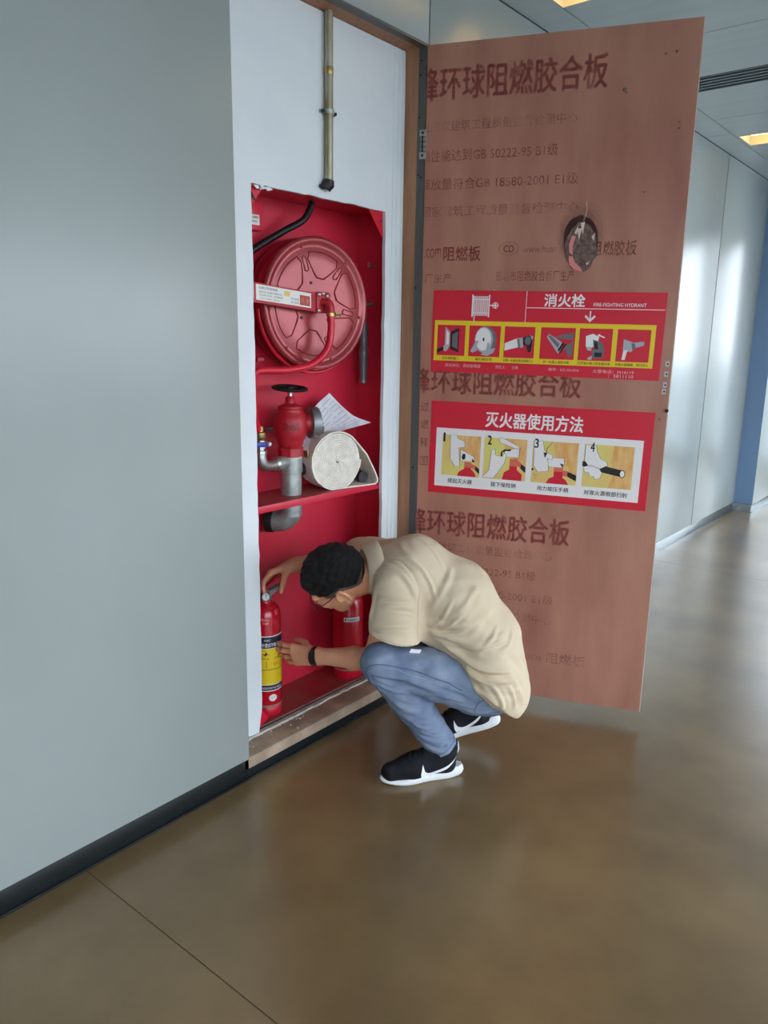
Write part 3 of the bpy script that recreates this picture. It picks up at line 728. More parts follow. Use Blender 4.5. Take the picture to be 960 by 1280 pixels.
M_ltext = mat('label_ink', (96, 92, 92), 0.6)
M_gold = mat('gold_sticker', (206, 176, 84), 0.35, metal=0.3)
M_stk = mat('red_sticker', (176, 66, 58), 0.5)
M_grey = mat('nozzle_grey', (112, 116, 124), 0.4, metal=0.35)
M_blue = mat('lever_blue', (56, 60, 150), 0.4)
M_olive = mat('worn_pipe', (138, 128, 88), 0.42, metal=0.6, rgb2=(186, 184, 168), scale=16, stretch=(1, 1, 0.35))

XF = -2.0465; XBK = -2.26; Y0, Y1, Z0, Z1 = 1.74, 2.60, 0.09, 2.06
cb = thing('fire_hose_cabinet', 'tall red steel cabinet open in the white recess of the wall', 'cabinet', (-2.15, 2.15, Z0))
MB().box(XBK - 0.003, XBK, Y0, Y1, Z0, Z1).build('back_panel', M_red, cb)
MB().box(XBK, XF, Y0 - 0.003, Y0, Z0, Z1).build('side_panel', M_red, cb)
MB().box(XBK, XF, Y1, Y1 + 0.003, Z0, Z1).build('side_panel', M_red, cb)
MB().box(XBK, XF, Y0, Y1, Z1, Z1 + 0.003).build('top_panel', M_red, cb)
MB().box(XBK, XF, Y0, Y1, Z0 - 0.003, Z0).build('bottom_panel', M_redfl, cb)
sh = MB(); sh.box(XBK, -2.052, Y0 + 0.001, Y1 - 0.001, 0.952, 0.955); sh.box(-2.055, -2.052, Y0 + 0.001, Y1 - 0.001, 0.931, 0.955)
sh.build('shelf', M_redfl, cb)
MB().box(-2.0525, -2.0505, Y0 + 0.001, Y1 - 0.001, 0.930, 0.956).build('shelf_lip', M_red, cb, bevel=0.0008)
def gusset(pts):
    m = MB(); m.prism([(XF - 0.003, y, z) for y, z in pts], (0.003, 0, 0)); m.build('gusset', M_hose, cb, smooth=0)
gusset([(1.800, 2.050), (1.880, 2.050), (1.826, 1.985), (1.800, 1.985)]); gusset([(2.416, 2.050), (2.516, 2.050), (2.516, 1.955), (2.500, 1.955)])
gusset([(1.775, 0.212), (1.79, 0.205), (1.852, 0.122), (1.790, 0.092), (1.775, 0.092)])
for pts in ([(1.812, 2.012), (1.818, 2.028), (1.840, 1.996), (1.834, 1.994)], [(2.484, 2.00), (2.490, 2.008), (2.506, 2.022), (2.502, 2.012)]):
    MB().prism([(XF, y, z) for y, z in pts], (0.0006, 0, 0)).build('slot', M_dark, cb, smooth=0)
MB().lathe([(0.004, 0), (0.004, 0.03), (0.009, 0.032), (0.009, 0.040), (0.003, 0.042)], (-2.16, Y1, 1.852), (0, -1, 0), 12).build('wall_bolt', M_steel, cb)
MB().lathe([(0.004, 0), (0.004, 0.02), (0.008, 0.02), (0.008, 0.024)], (-2.175, Y1, 1.860), (0, -1, 0), 12).build('wall_bolt', M_steel, cb)

# manual call point with label, against the back panel
ab = thing('alarm_button_box', 'small red alarm box with a white label in the top left cabinet corner', 'alarm box', (-2.235, 1.99, 1.93))
MB().box(-2.258, -2.215, 1.94, 2.025, 1.932, 2.034).build('box', M_red, ab, bevel=0.003)
MB().box(-2.2152, -2.2140, 1.95, 2.006, 1.950, 1.985).build('label_plate', M_label, ab)
f = Flat(lambda u, v, L: (-2.2138 + 0.0001 * L, u, v)); f.text('消火栓按钮', 1.962, 2.000, 1.972, 1.980, 0.01).text('PRESS', 1.966, 1.996, 1.958, 1.965, 0.01).build('label_lettering', M_sblk, ab)
MB().box(-2.2152, -2.2145, 1.965, 1.995, 2.008, 2.016).build('lens', M_hose, ab)
MB().box(-2.2592, -2.2570, 1.955, 2.0, 1.900, 1.904).build('slot', M_dark, ab)

# black corrugated conduit
cd = MB(); P = spline([(-2.17, 2.232, 2.0595), (-2.17, 2.222, 2.03), (-2.172, 2.185, 1.985), (-2.19, 2.115, 1.945), (-2.21, 2.035, 1.898), (-2.225, 1.965, 1.852), (-2.23, 1.90, 1.80)], 10)
cd.tube(P, [0.0135 if i % 2 else 0.0115 for i in range(len(P))], 12)
set_props(cd.build('conduit_hose', M_black, None, off=(-2.2, 2.1, 1.8), smooth=60), 'black corrugated cable conduit curving down from the cabinet top', 'conduit')

# ------------------------------------------------------------------ hose reel
RC = Vector((-2.095, 2.180, 1.678)); ra = math.radians(-9)
ax = Vector((math.cos(ra), math.sin(ra), 0)); ty = Vector((-math.sin(ra), math.cos(ra), 0)); tz = Vector((0, 0, 1))
rl = thing('hose_reel', 'large round red hose reel on a labelled swing arm in the cabinet', 'hose reel', (RC.x, RC.y, RC.z - 0.25))
RP = lambda u, v, h: RC + ty * u + tz * v + ax * h
MB().lathe([(0.0, -0.004), (0.085, -0.004), (0.150, 0.000), (0.205, 0.0), (0.214, -0.003), (0.222, 0.004), (0.231, 0.010), (0.240, 0.008), (0.246, -0.002), (0.244, -0.010), (0.236, -0.010), (0.230, -0.002), (0.222, -0.006), (0.0, -0.010)], RC, ax, 72).build('front_flange', M_disc, rl, smooth=60)
MB().lathe([(0.0, -0.092), (0.236, -0.092), (0.246, -0.088), (0.246, -0.098), (0.0, -0.098)], RC, ax, 64).build('rear_flange', M_hosedk, rl)
coil = MB()
for k in range(5): 
    h = -0.019 - 0.0165 * k
    coil.lathe([(0.216 + 0.0085 * math.cos(2 * PI * j / 8), h + 0.0085 * math.sin(2 * PI * j / 8)) for j in range(8)], RC, ax, 56, closed=True)
coil.lathe([(0.0, -0.088), (0.205, -0.088), (0.205, -0.012), (0.0, -0.012)], RC, ax, 48)
co_ = coil.build('hose_coil', M_hose, rl, smooth=60)
# outermost turn of hose that sags below the flange
lo = [RP(0.240 * math.sin(t), -0.006 - 0.248 * math.cos(t), -0.022 - 0.012 * abs(math.sin(t))) for t in np.linspace(-1.5, 1.25, 26)]
MB().tube(lo, 0.0085, 12).build('loose_turn', M_hose, rl)
# pressed pattern of the flange: six trapezoid fields, slots, holes
rib = MB()
for k in range(6):
    a0 = 2 * PI * k / 6 + math.radians(20)
    A_ = math.radians(21)
    def pp(r, a): return (r * math.cos(a0 + a), r * math.sin(a0 + a))
    ring = [pp(0.190, t) for t in np.linspace(-A_, A_, 7)] + [pp(0.165, A_ + 0.06), pp(0.115, A_ * 0.75), pp(0.098, 0.16), pp(0.098, -0.16), pp(0.115, -A_ * 0.75), pp(0.165, -A_ - 0.06)]
    pts = [RP(u, v, 0.0005 if math.hypot(u, v) > 0.14 else -0.0012) for u, v in ring]
    rib.tube(pts + [pts[0]], 0.0026, 6, caps=False)
    if k != 3:
        b0 = a0 + PI / 6
        c = [(0.175, 0.055), (0.130, 0.075), (0.126, 0.0), (0.130, -0.075), (0.175, -0.055), (0.182, 0.0), (0.175, 0.055)]
        rib.tube([RP(r * math.cos(b0 + a * 0.9), r * math.sin(b0 + a * 0.9), 0.0005) for r, a in c], 0.0022, 6, caps=False)
rib.build('pressed_rib', M_disc, rl, smooth=60)
for (u, v) in ((-0.025, 0.078), (0.062, 0.035), (0.055, -0.055), (-0.07, -0.05)):
    MB().cyl(RP(u, v, -0.004), RP(u, v, -0.0005), 0.005, 12).build('flange_hole', M_dark, rl)
for k in range(6):
    a = 2 * PI * k / 6 + 0.85
    MB().ball(RP(0.214 * math.cos(a), 0.214 * math.sin(a), -0.001), 0.006, seg=8, rings=6).build('dimple', M_disc, rl)
# swing arm with its printed label
AXX = -2.058
arm = MB(); arm.prism([(AXX - 0.006, 1.745, 1.743), (AXX - 0.006, 2.150, 1.716), (AXX - 0.006, 2.148, 1.648), (AXX - 0.006, 1.745, 1.677)], (0.006, 0, 0)); arm.build('swing_arm', M_valve, rl, smooth=0)
f = lambda u, v, L: Vector((AXX + 0.0002 + 0.0002 * L, 1.842 + u, 1.6795 + v * 0.052 - u * 0.067))
lb = Flat(f).rect(0, 0, 0.268, 1).build('arm_label', M_label, rl)
ft = Flat(lambda u, v, L: f(u, v, 2))
ft.text('自救式软管卷盘', 0.014, 0.10, 0.72, 0.90, 0.01).text('使用前先打开球阀再拉出软管喷水灭火', 0.014, 0.125, 0.48, 0.62, 0.0).text('用后关闭阀门排净余水，将软管缠回卷盘', 0.014, 0.125, 0.28, 0.42, 0.0).text('工作压力 0.8MPa  长度 25m', 0.014, 0.11, 0.08, 0.22, 0.0)
ft.text('技术参数', 0.165, 0.205, 0.35, 0.52, 0.0).text('执行标准', 0.165, 0.205, 0.12, 0.28, 0.0)
ft.build('label_lettering', M_ltext, lb)
Flat(lambda u, v, L: f(u, v, 2)).rect(0.132, 0.55, 0.160, 0.86).build('gold_sticker', M_gold, lb)
Flat(lambda u, v, L: f(u, v, 2)).rect(0.210, 0.10, 0.262, 0.78).build('red_sticker', M_stk, lb)
Flat(lambda u, v, L: f(u, v, 3)).ring(0.236, 0.44, 0.018, 0.26, 0.004).ring(0.236, 0.44, 0.010, 0.14, 0.003).build('sticker_emblem', mat('sticker_line', (214, 140, 124), 0.5), lb)
# hub bracket, bolts, elbow and feed hose
hub = MB(); hub.box(-2.060, -2.052, 2.135, 2.205, 1.645, 1.722); hub.build('hub_bracket', M_valve, rl, bevel=0.002)
for (y, z) in ((2.146, 1.712), (2.190, 1.708), (2.144, 1.654), (2.168, 1.716)):
    MB().lathe([(0.0075, 0), (0.0075, 0.004), (0.004, 0.007)], (-2.052, y, z), (1, 0, 0), 10).build('bolt', M_steel, rl)
el = MB(); el.tube(spline([(-2.055, 2.168, 1.685), (-2.035, 2.175, 1.683), (-2.026, 2.180, 1.668), (-2.026, 2.181, 1.640)], 5), 0.0155, 14)
el.build('swivel_elbow', M_valve, rl)
cl = MB(); cl.lathe([(0.0155, -0.006), (0.017, -0.006), (0.017, 0.006), (0.0155, 0.006)], (-2.026, 2.181, 1.640), (0, 0, 1), 16, closed=True); cl.cyl((-2.016, 2.185, 1.640), (-2.010, 2.222, 1.640), 0.005, 8); cl.box(-2.018, -2.010, 2.195, 2.212, 1.632, 1.648)
cl.build('hose_clamp', M_brass, rl)
fh = MB(); fh.tube(spline([(-2.026, 2.181, 1.640), (-2.027, 2.184, 1.58), (-2.030, 2.165, 1.512), (-2.038, 2.095, 1.460), (-2.05, 1.985, 1.440), (-2.062, 1.885, 1.440), (-2.072, 1.855, 1.436), (-2.080, 1.846, 1.418), (-2.088, 1.847, 1.375), (-2.10, 1.856, 1.32), (-2.115, 1.876, 1.26), (-2.125, 1.898, 1.222)], 8), 0.0135, 14)
fh.build('feed_hose', M_hose, rl, smooth=60)
# small support behind the coil
MB().box(-2.25, -2.12, 1.90, 1.93, 1.470, 1.482).build('support_bracket', M_hosedk, rl)

# ------------------------------------------------------------------ landing valve on its riser pipe
VX, VY = -2.145, 2.082
hv = thing('hydrant_valve', 'red hydrant valve with black handwheel on a grey pipe through the shelf', 'hydrant valve', (VX, VY, 0.955))
pz = MB(); pz.tube([(VX, VY, 0.87), (VX, VY, 1.095)], 0.0415, 28)
pz.build('riser_pipe', M_galv, hv)
eb = MB()
bend = [(VX, VY, 0.955)] + [(VX - 0.050 + 0.050 * math.cos(t), VY - 0.028 + 0.028 * math.cos(t), 0.895 - 0.052 * math.sin(t)) for t in np.linspace(0, PI / 2, 9)] + [(VX - 0.075, VY - 0.040, 0.843)]
eb.tube(bend, 0.0425, 26); eb.build('pipe_elbow', M_galv, hv)
d_ = Vector((-0.86, -0.45, 0)).normalized()
MB().lathe([(0.044, 0), (0.047, 0.002), (0.047, 0.03), (0.03, 0.031)], Vector((VX - 0.062, VY - 0.034, 0.843)), d_, 26).build('rubber_sleeve', M_dark, hv)
MB().lathe([(0.0425, 0.0), (0.0445, 0.004), (0.0445, 0.014), (0.0405, 0.018)], (VX, VY, 1.088), (0, 0, 1), 28).build('pipe_thread', mat('thread_sealant', (222, 220, 212), 0.6, bump=0.4, bscale=200), hv)
MB().lathe([(0.043, 0.0), (0.049, 0.002), (0.049, 0.034), (0.044, 0.040)], (VX, VY, 1.104), (0, 0, 1), 8).build('hexagon_collar', M_valve, hv, smooth=30)
body = MB(); body.lathe([(0.040, 0.0), (0.044, 0.004), (0.050, 0.012), (0.050, 0.022), (0.058, 0.034), (0.064, 0.055), (0.066, 0.080), (0.064, 0.105), (0.058, 0.124), (0.050, 0.134), (0.050, 0.144), (0.034, 0.148)], (VX, VY, 1.142), (0, 0, 1), 36)
body.build('valve_body', M_valve, hv)
MB().lathe([(0.046, 0.0), (0.047, 0.010), (0.030, 0.016), (0.020, 0.022), (0.018, 0.042), (0.012, 0.048)], (VX, VY, 1.288), (0, 0, 1), 24).build('bonnet', M_valve, hv)
MB().lathe([(0.009, 0.0), (0.009, 0.03), (0.014, 0.032), (0.014, 0.042), (0.008, 0.046)], (VX, VY, 1.318), (0, 0, 1), 14).build('spindle', M_steel, hv)
hw = MB(); hc = Vector((VX, VY, 1.366))
hw.lathe([(0.062 + 0.0085 * math.cos(2 * PI * j / 8), 0.0065 * math.sin(2 * PI * j / 8)) for j in range(8)], hc, (0.10, -0.02, 1), 40, closed=True)
for k in range(4):
    a = 2 * PI * k / 4 + 0.4; hw.tube([hc + Vector((0.010 * math.cos(a), 0.010 * math.sin(a), -0.004)), hc + Vector((0.060 * math.cos(a), 0.060 * math.sin(a), -0.006 * math.cos(a)))], 0.0055, 8)
hw.lathe([(0.016, -0.010), (0.016, 0.006), (0.008, 0.010)], hc, (0.10, 0, 1), 16)
hw.build('handwheel', M_iron, hv, smooth=50)
# raised casting letters on the globe
Q, Fs = text2d('SN65', -0.033, 0.033, -0.014, 0.014, 0.02)
phi0 = math.radians(-42)
lt = MB(); lt.add([(VX + 0.0672 * math.cos(phi0 + q[0] / 0.066), VY + 0.0672 * math.sin(phi0 + q[0] / 0.066), 1.226 + q[1]) for q in Q], Fs)
lt.build('cast_lettering', mat('cast_letter_red', (120, 16, 30), 0.5), hv, smooth=0)
od = Vector((0.42, 0.90, 0)).normalized(); oc = Vector((VX, VY, 1.232))
MB().lathe([(0.034, 0.04), (0.036, 0.060), (0.040, 0.070), (0.040, 0.078)], oc, od, 26).build('outlet_neck', M_valve, hv)
MB().lathe([(0.040, 0.072), (0.060, 0.076), (0.063, 0.084), (0.061, 0.108), (0.055, 0.112), (0.050, 0.108), (0.046, 0.090), (0.020, 0.088)], oc, od, 32).build('outlet_coupling', M_cast, hv)
for k in range(2):
    a = PI * k + 0.5; u, v, _ = frame(od)
    c = oc + od * 0.112 + (u * math.cos(a) + v * math.sin(a)) * 0.052
    MB().obox(c, od * 0.007, (u * math.cos(a) + v * math.sin(a)) * 0.006, (-u * math.sin(a) + v * math.cos(a)) * 0.014).build('coupling_lug', M_cast, hv, bevel=0.001)
# branch with ball valve to the reel
br = MB(); br.tube([(VX, VY, 1.045), (VX, VY, 1.10)], 0.045, 24); br.tube([(VX + 0.002, VY - 0.02, 1.085), (VX + 0.008, VY - 0.085, 1.085)], 0.026, 18)
br.build('pipe_tee', M_galv, hv, smooth=50)
MB().lathe([(0.024, 0), (0.027, 0.003), (0.027, 0.014), (0.024, 0.018)], (VX + 0.006, VY - 0.078, 1.085), (0.09, -1, 0), 18).build('branch_collar', M_steel, hv)
e2 = MB(); e2.tube(spline([(VX + 0.008, VY - 0.085, 1.085), (VX + 0.012, VY - 0.120, 1.083), (VX + 0.018, VY - 0.158, 1.090), (VX + 0.020, VY - 0.172, 1.112), (VX + 0.020, VY - 0.174, 1.140)], 6), 0.021, 16)
e2.build('branch_elbow', M_steel, hv, smooth=60)
bx_, by_ = VX + 0.020, VY - 0.174
bvp = MB(); bvp.lathe([(0.021, 0), (0.024, 0.002), (0.024, 0.014), (0.018, 0.016), (0.018, 0.022), (0.022, 0.024), (0.022, 0.052), (0.018, 0.056)], (bx_, by_, 1.132), (0, 0, 1), 8); bvp.build('ball_valve', M_steel, hv, smooth=30)
MB().lathe([(0.018, 0), (0.021, 0.004), (0.021, 0.022), (0.013, 0.026), (0.013, 0.045)], (bx_, by_, 1.190), (0, 0, 1), 14).build('hose_nipple', M_brass, hv)
lv = MB(); lv.obox((bx_ + 0.030, by_ - 0.022, 1.172), Vector((0.003, 0, 0)), Vector((0, 0.040, -0.003)), Vector((0, 0, 0.009))); lv.build('lever', M_blue, hv, bevel=0.002)
MB().lathe([(0.011, 0), (0.011, 0.018), (0.007, 0.022)], (bx_ + 0.018, by_ + 0.012, 1.172), (1, 0, 0), 6).build('lever_nut', M_steel, hv)
MB().lathe([(0.006, 0), (0.006, 0.03)], (bx_ + 0.01, by_ + 0.012, 1.225), (0.4, 0.9, 0), 8).build('clamp_screw', M_iron, hv)

# ------------------------------------------------------------------ rolled canvas hose
rh = thing('rolled_hose', 'white canvas fire hose rolled up on the red shelf', 'fire hose', (-2.13, 2.30, 0.957))
na = math.radians(-16); hx = Vector((math.cos(na), math.sin(na), 0)); hy = Vector((-math.sin(na), math.cos(na), 0)); hz = Vector((0, 0, 1))
HC = Vector((-2.075, 2.272, 1.070))
def band(path, th, w, name, m, par, off=0.0, seg_smooth=50):
    mb = MB(); n = len(path); vs = []; fs = []
    for i in range(n):
        a = path[max(i - 1, 0)]; b = path[min(i + 1, n - 1)]; dx, dy = b[0] - a[0], b[1] - a[1]; L = math.hypot(dx, dy) or 1
        nx, ny = -dy / L * th / 2, dx / L * th / 2
        for (s_, d2) in ((1, 0), (1, -w), (-1, -w), (-1, 0)):
            p = HC + hy * (path[i][0] + s_ * nx) + hz * (path[i][1] + s_ * ny) + hx * (d2 + off + 0.0015 * math.sin(i * 1.7)); vs.append(p)
    for i in range(n - 1):
        for k in range(4): fs.append((4 * i + k, 4 * i + (k + 1) % 4, 4 * i + 4 + (k + 1) % 4, 4 * i + 4 + k))
    fs += [(0, 1, 2, 3), (4 * n - 1, 4 * n - 2, 4 * n - 3, 4 * n - 4)]
    return mb.add(vs, fs).build(name, m, par, smooth=seg_smooth)
turns = 12; path = []
for i in range(turns * 30 + 1):
    t = 2 * PI * i / 30; r = 0.005 + 0.0087 * t / (2 * PI)
    path.append((r * math.cos(t) * 1.02 + 0.04 * r * math.sin(t), r * math.sin(t) * 1.06))
band(path, 0.0078, 0.105, 'coil', M_canvas, rh)
R_ = 0.114
outer = [(R_ * math.cos(t) * 1.02, R_ * math.sin(t) * 1.04) for t in np.linspace(3.9, 0.75, 34)]
outer += [(0.140, 0.020), (0.180, -0.050), (0.197, -0.085), (0.196, -0.100), (0.182, -0.1075), (0.12, -0.109), (0.05, -0.1100), (0.0, -0.1105)]
band(outer, 0.006, 0.110, 'outer_wrap', M_canvas, rh, 0.004)
MB().tube([HC + hy * 0.148 + hz * -0.080 + hx * -0.03, HC + hy * 0.148 + hz * -0.080 + hx * -0.085], 0.024, 16).build('tail_coupling', M_iron, rh)
MB().tube([HC + hy * -0.118 + hz * -0.03 + hx * -0.07, HC + hy * -0.134 + hz * -0.03 + hx * -0.07], 0.026, 16).build('side_coupling', M_iron, rh)
bk = MB(); c_ = HC + hy * -0.120 + hz * 0.035 + hx * -0.035
bk.obox(c_, hx * 0.014, hy * 0.004, hz * 0.013); bk.build('buckle', M_brass, rh, bevel=0.001)

# ------------------------------------------------------------------ paper sheet lying over the roll
pp_ = [[(-2.215, 2.165, 1.135), (-2.200, 2.20, 1.175), (-2.185, 2.225, 1.245), (-2.180, 2.262, 1.290), (-2.185, 2.345, 1.335)],
       [(-2.175, 2.17, 1.120), (-2.165, 2.22, 1.175), (-2.155, 2.270, 1.222), (-2.155, 2.320, 1.262), (-2.165, 2.385, 1.290)],
       [(-2.135, 2.175, 1.115), (-2.125, 2.235, 1.172), (-2.120, 2.300, 1.200), (-2.120, 2.370, 1.220), (-2.125, 2.430, 1.240)],
       [(-2.100, 2.185, 1.110), (-2.092, 2.245, 1.168), (-2.090, 2.320, 1.190), (-2.090, 2.410, 1.200), (-2.088, 2.500, 1.210)]]
def grid_patch(ctrl, nu, nv):
    rows = [spline(r, nu) for r in ctrl]; cols = []
    for j in range(len(rows[0])): cols.append(spline([r[j] for r in rows], nv))
    return cols
G = grid_patch(pp_, 5, 5); mb = MB(); nj = len(G[0]); vs = [p for c in G for p in c] + [p + Vector((-0.0006, 0, -0.0008)) for c in G for p in c]; N_ = len(G) * nj
fs = []
for i in range(len(G) - 1):
    for j in range(nj - 1):
        a = i * nj + j; fs += [(a, a + 1, a + nj + 1, a + nj), (N_ + a, N_ + a + nj, N_ + a + nj + 1, N_ + a + 1)]
mb.add(vs, fs)
pr = thing('paper_sheet', 'loose printed paper sheet curled on top of the white hose roll', 'paper', (-2.14, 2.33, 1.11))
mb.build('sheet', M_paper, pr, smooth=60)
# printed rows that follow the sheet
pl = MB()
def on_sheet(u, v):
    i = min(int(u * (len(G) - 1)), len(G) - 2); j = min(int(v * (nj - 1)), nj - 2); a = u * (len(G) - 1) - i; b = v * (nj - 1) - j
    p = G[i][j] * (1 - a) * (1 - b) + G[i + 1][j] * a * (1 - b) + G[i][j + 1] * (1 - a) * b + G[i + 1][j + 1] * a * b
    n = (G[i + 1][j] - G[i][j]).cross(G[i][j + 1] - G[i][j]).normalized()
    if n.x < 0: n = -n
    return p + n * 0.0008
for r in range(9):
    v0 = 0.10 + 0.09 * r
    for s_ in range(14):
        u0 = 0.45 + 0.5 * s_ / 14; u1 = u0 + 0.03
        if random.random() < 0.2: continue
        pl.add([on_sheet(u0, v0), on_sheet(u1, v0), on_sheet(u1, v0 + 0.018), on_sheet(u0, v0 + 0.018)], [(0, 1, 2, 3)])
pl.build('printed_rows', mat('grey_print', (176, 174, 190), 0.7), pr, smooth=0)

# ------------------------------------------------------------------ spray nozzle held by a clip on the right side panel
nz = thing('spray_nozzle', 'slim grey spray nozzle hanging beside the reel on the right cabinet side', 'nozzle', (-2.185, 2.57, 1.37))
MB().lathe([(0.014, 0), (0.0165, 0.004), (0.0165, 0.022), (0.0145, 0.026), (0.017, 0.05), (0.019, 0.11), (0.021, 0.115), (0.021, 0.135), (0.017, 0.14), (0.018, 0.20), (0.020, 0.205), (0.020, 0.235), (0.012, 0.25), (0.012, 0.31)], (-2.188, 2.562, 1.372), (0, 0, 1), 22).build('barrel', M_grey, nz)
MB().lathe([(0.013, 0), (0.0175, 0.002), (0.0175, 0.012), (0.013, 0.014)], (-2.188, 2.562, 1.368), (0, 0, 1), 22).build('tip_ring', M_cast, nz)
MB().box(-2.204, -2.165, 2.535, 2.5995, 1.690, 1.704).build('clip', mat('olive_clip', (128, 116, 96), 0.5), nz, bevel=0.002)

# ------------------------------------------------------------------ conduit pipe on the white board
cp = thing('conduit_pipe', 'worn greenish metal conduit pipe running down the white board to the cabinet', 'pipe', (-2.012, 2.158, 2.08))
MB().cyl((-2.012, 2.158, 2.10), (-2.012, 2.158, 2.647), 0.0145, 18).build('pipe', M_olive, cp)
MB().lathe([(0.0155, -0.012), (0.0162, -0.010), (0.0162, 0.010), (0.0155, 0.012)], (-2.012, 2.158, 2.46), (0, 0, 1), 18, closed=True).build('coupler', M_brass, cp)
m = MB(); m.lathe([(0.015, -0.007), (0.019, -0.007), (0.019, 0.007), (0.015, 0.007)], (-2.012, 2.158, 2.328), (0, 0, 1), 18, closed=True)
m.box(-2.029, -2.020, 2.125, 2.198, 2.322, 2.334); m.build('pipe_clip', M_steel, cp)
for y in (2.130, 2.190): MB().cyl((-2.020, y, 2.328), (-2.008, y, 2.328), 0.006, 8).build('clip_screw', M_iron, cp)
m = MB(); m.tube([(-2.012, 2.158, 2.106), (-2.014, 2.156, 2.092), (-2.022, 2.150, 2.078)], [0.019, 0.024, 0.020], 14); m.ball((-2.020, 2.140, 2.082), 0.016, 0.02, 0.010, 12, 8)
m.build('sealing_lump', M_iron, cp)

# ------------------------------------------------------------------ extinguishers
M_ext = mat('extinguisher_red', (196, 20, 40), 0.22, coat=0.4)
M_navy = mat('label_navy', (26, 26, 58), 0.4)
M_yel = mat('label_yellow', (238, 206, 30), 0.4)
M_brn = mat('label_orange_brown', (196, 104, 24), 0.4)
M_ring = mat('base_ring', (150, 112, 96), 0.5)
def extinguisher(cx, cy, r, hb, label, first):
    z0 = 0.0905
    t = thing('fire_extinguisher', label, 'extinguisher', (cx, cy, z0), group='red cylinder extinguishers in the cabinet')
    O_ = Vector((cx, cy, z0))
    MB().lathe([(r * 0.90, 0.036), (r, 0.046), (r, hb - 0.060), (r * 0.985, hb - 0.045), (r * 0.90, hb - 0.022), (r * 0.70, hb - 0.006), (r * 0.45, hb), (0.024, hb + 0.004), (0.024, hb + 0.010)], O_, (0, 0, 1), 48).build('cylinder', M_ext, t, smooth=50)
    MB().lathe([(r * 0.93, 0), (r * 0.95, 0.004), (r * 0.95, 0.036), (r * 0.90, 0.040)], O_, (0, 0, 1), 40).build('base_skirt', M_hose, t)
    MB().lathe([(r * 0.955, 0.038), (r * 1.005, 0.040), (r * 1.005, 0.048), (r * 0.99, 0.050)], O_, (0, 0, 1), 40).build('base_ring', M_ring, t)
    nk = hb + 0.008
    MB().lathe([(0.022, 0), (0.024, 0.002), (0.024, 0.012), (0.018, 0.014), (0.018, 0.036), (0.012, 0.040)], O_ + Vector((0, 0, nk)), (0, 0, 1), 20).build('neck_collar', M_cast, t)
    u = Vector((0.30, 0.95, 0)).normalized() if first else Vector((0.6, -0.8, 0)).normalized(); w = Vector((-u.y, u.x, 0)); 
    zt = Vector((0, 0, 1))
    b = O_ + zt * (nk + 0.02)
    fr_ = MB(); fr_.obox(b + zt * 0.006, u * 0.020, w * 0.012, zt * 0.014); fr_.build('valve_block', M_cast, t, bevel=0.002)
    lo_ = MB()
    for s_ in (-1, 1):
        pts = [b + w * 0.013 * s_ + u * a + zt * c for a, c in ((-0.015, 0.002), (0.018, -0.002), (0.045, 0.014), (0.078, 0.028), (0.076, 0.038), (0.040, 0.028), (0.016, 0.020), (-0.015, 0.026))]
        lo_.prism(pts, w * 0.0022)
    lo_.obox(b + u * 0.058 + zt * 0.024, (u * 0.86 + zt * 0.5) * 0.022, w * 0.014, (zt * 0.86 - u * 0.5) * 0.0016)
    lo_.build('carrying_handle', M_steel, t, smooth=0)
    up = MB()
    pts = [b + u * a + zt * c - w * 0.011 for a, c in ((-0.012, 0.020), (-0.002, 0.036), (0.030, 0.058), (0.074, 0.092), (0.078, 0.086), (0.036, 0.050), (0.006, 0.020))]
    up.prism(pts, w * 0.022); up.build('squeeze_lever', M_hosedk, t, smooth=0, bevel=0.001)
    gd = Vector((0.72, -0.62, 0.1)).normalized() if first else Vector((-0.8, -0.6, 0))
    gc = b + zt * 0.000 + gd * 0.014
    MB().lathe([(0.006, 0), (0.006, 0.006), (0.016, 0.008), (0.0165, 0.018), (0.0135, 0.020)], gc, gd, 22).build('gauge_case', M_steel, t)
    gu, gv, _ = frame(gd)
    MB().lathe([(0.0, 0.0195), (0.0133, 0.0196), (0.0133, 0.0202), (0.0, 0.0203)], gc, gd, 20).build('gauge_dial', M_label, t)
    MB().prism([gc + gd * 0.0205 + gu * a + gv * c for a, c in ((-0.002, 0.010), (0.008, 0.007), (0.006, 0.004), (-0.001, 0.006))], gd * 0.0003).build('gauge_scale', mat('gauge_green', (60, 140, 70), 0.4), t, smooth=0)
    MB().prism([gc + gd * 0.0208 + gu * a + gv * c for a, c in ((-0.001, -0.003), (0.001, -0.003), (0.004, 0.009))], gd * 0.0003).build('gauge_needle', M_sblk, t, smooth=0)
    # discharge hose
    hp = [b + u * -0.016, b + u * -0.05 + zt * 0.002, O_ + u * -(r + 0.012) + zt * (hb - 0.06), O_ + u * -(r + 0.014) + zt * (hb - 0.18), O_ + u * -(r + 0.012) + zt * (hb - 0.30)]
    MB().tube(spline(hp, 8), 0.009, 10).build('discharge_hose', M_black, t, smooth=60)
    return t, O_
e1, O1 = extinguisher(-2.140, 1.932, 0.058, 0.458, 'small extinguisher with a yellow and navy label under the crouching man\'s hands', True)
def wrap(O_, r, phi, L0=0.0004):
    return lambda u, v, L: O_ + Vector(((r + L0 * (1 + L)) * math.cos(phi + u / r), (r + L0 * (1 + L)) * math.sin(phi + u / r), v))
def wrect(f, x0, y0, x1, y1, L, n=14):
    for k in range(n):
        a = x0 + (x1 - x0) * k / n; b = x0 + (x1 - x0) * (k + 1) / n; f.rect(a, y0, b, y1, L)
    return f
r1 = 0.058; mpx = wrap(O1, r1, math.radians(-42))
lw = 0.062; xl = -0.044
wrect(Flat(mpx), xl, 0.108, xl + 0.150, 0.338, 0).build('label_border', M_swht, e1)
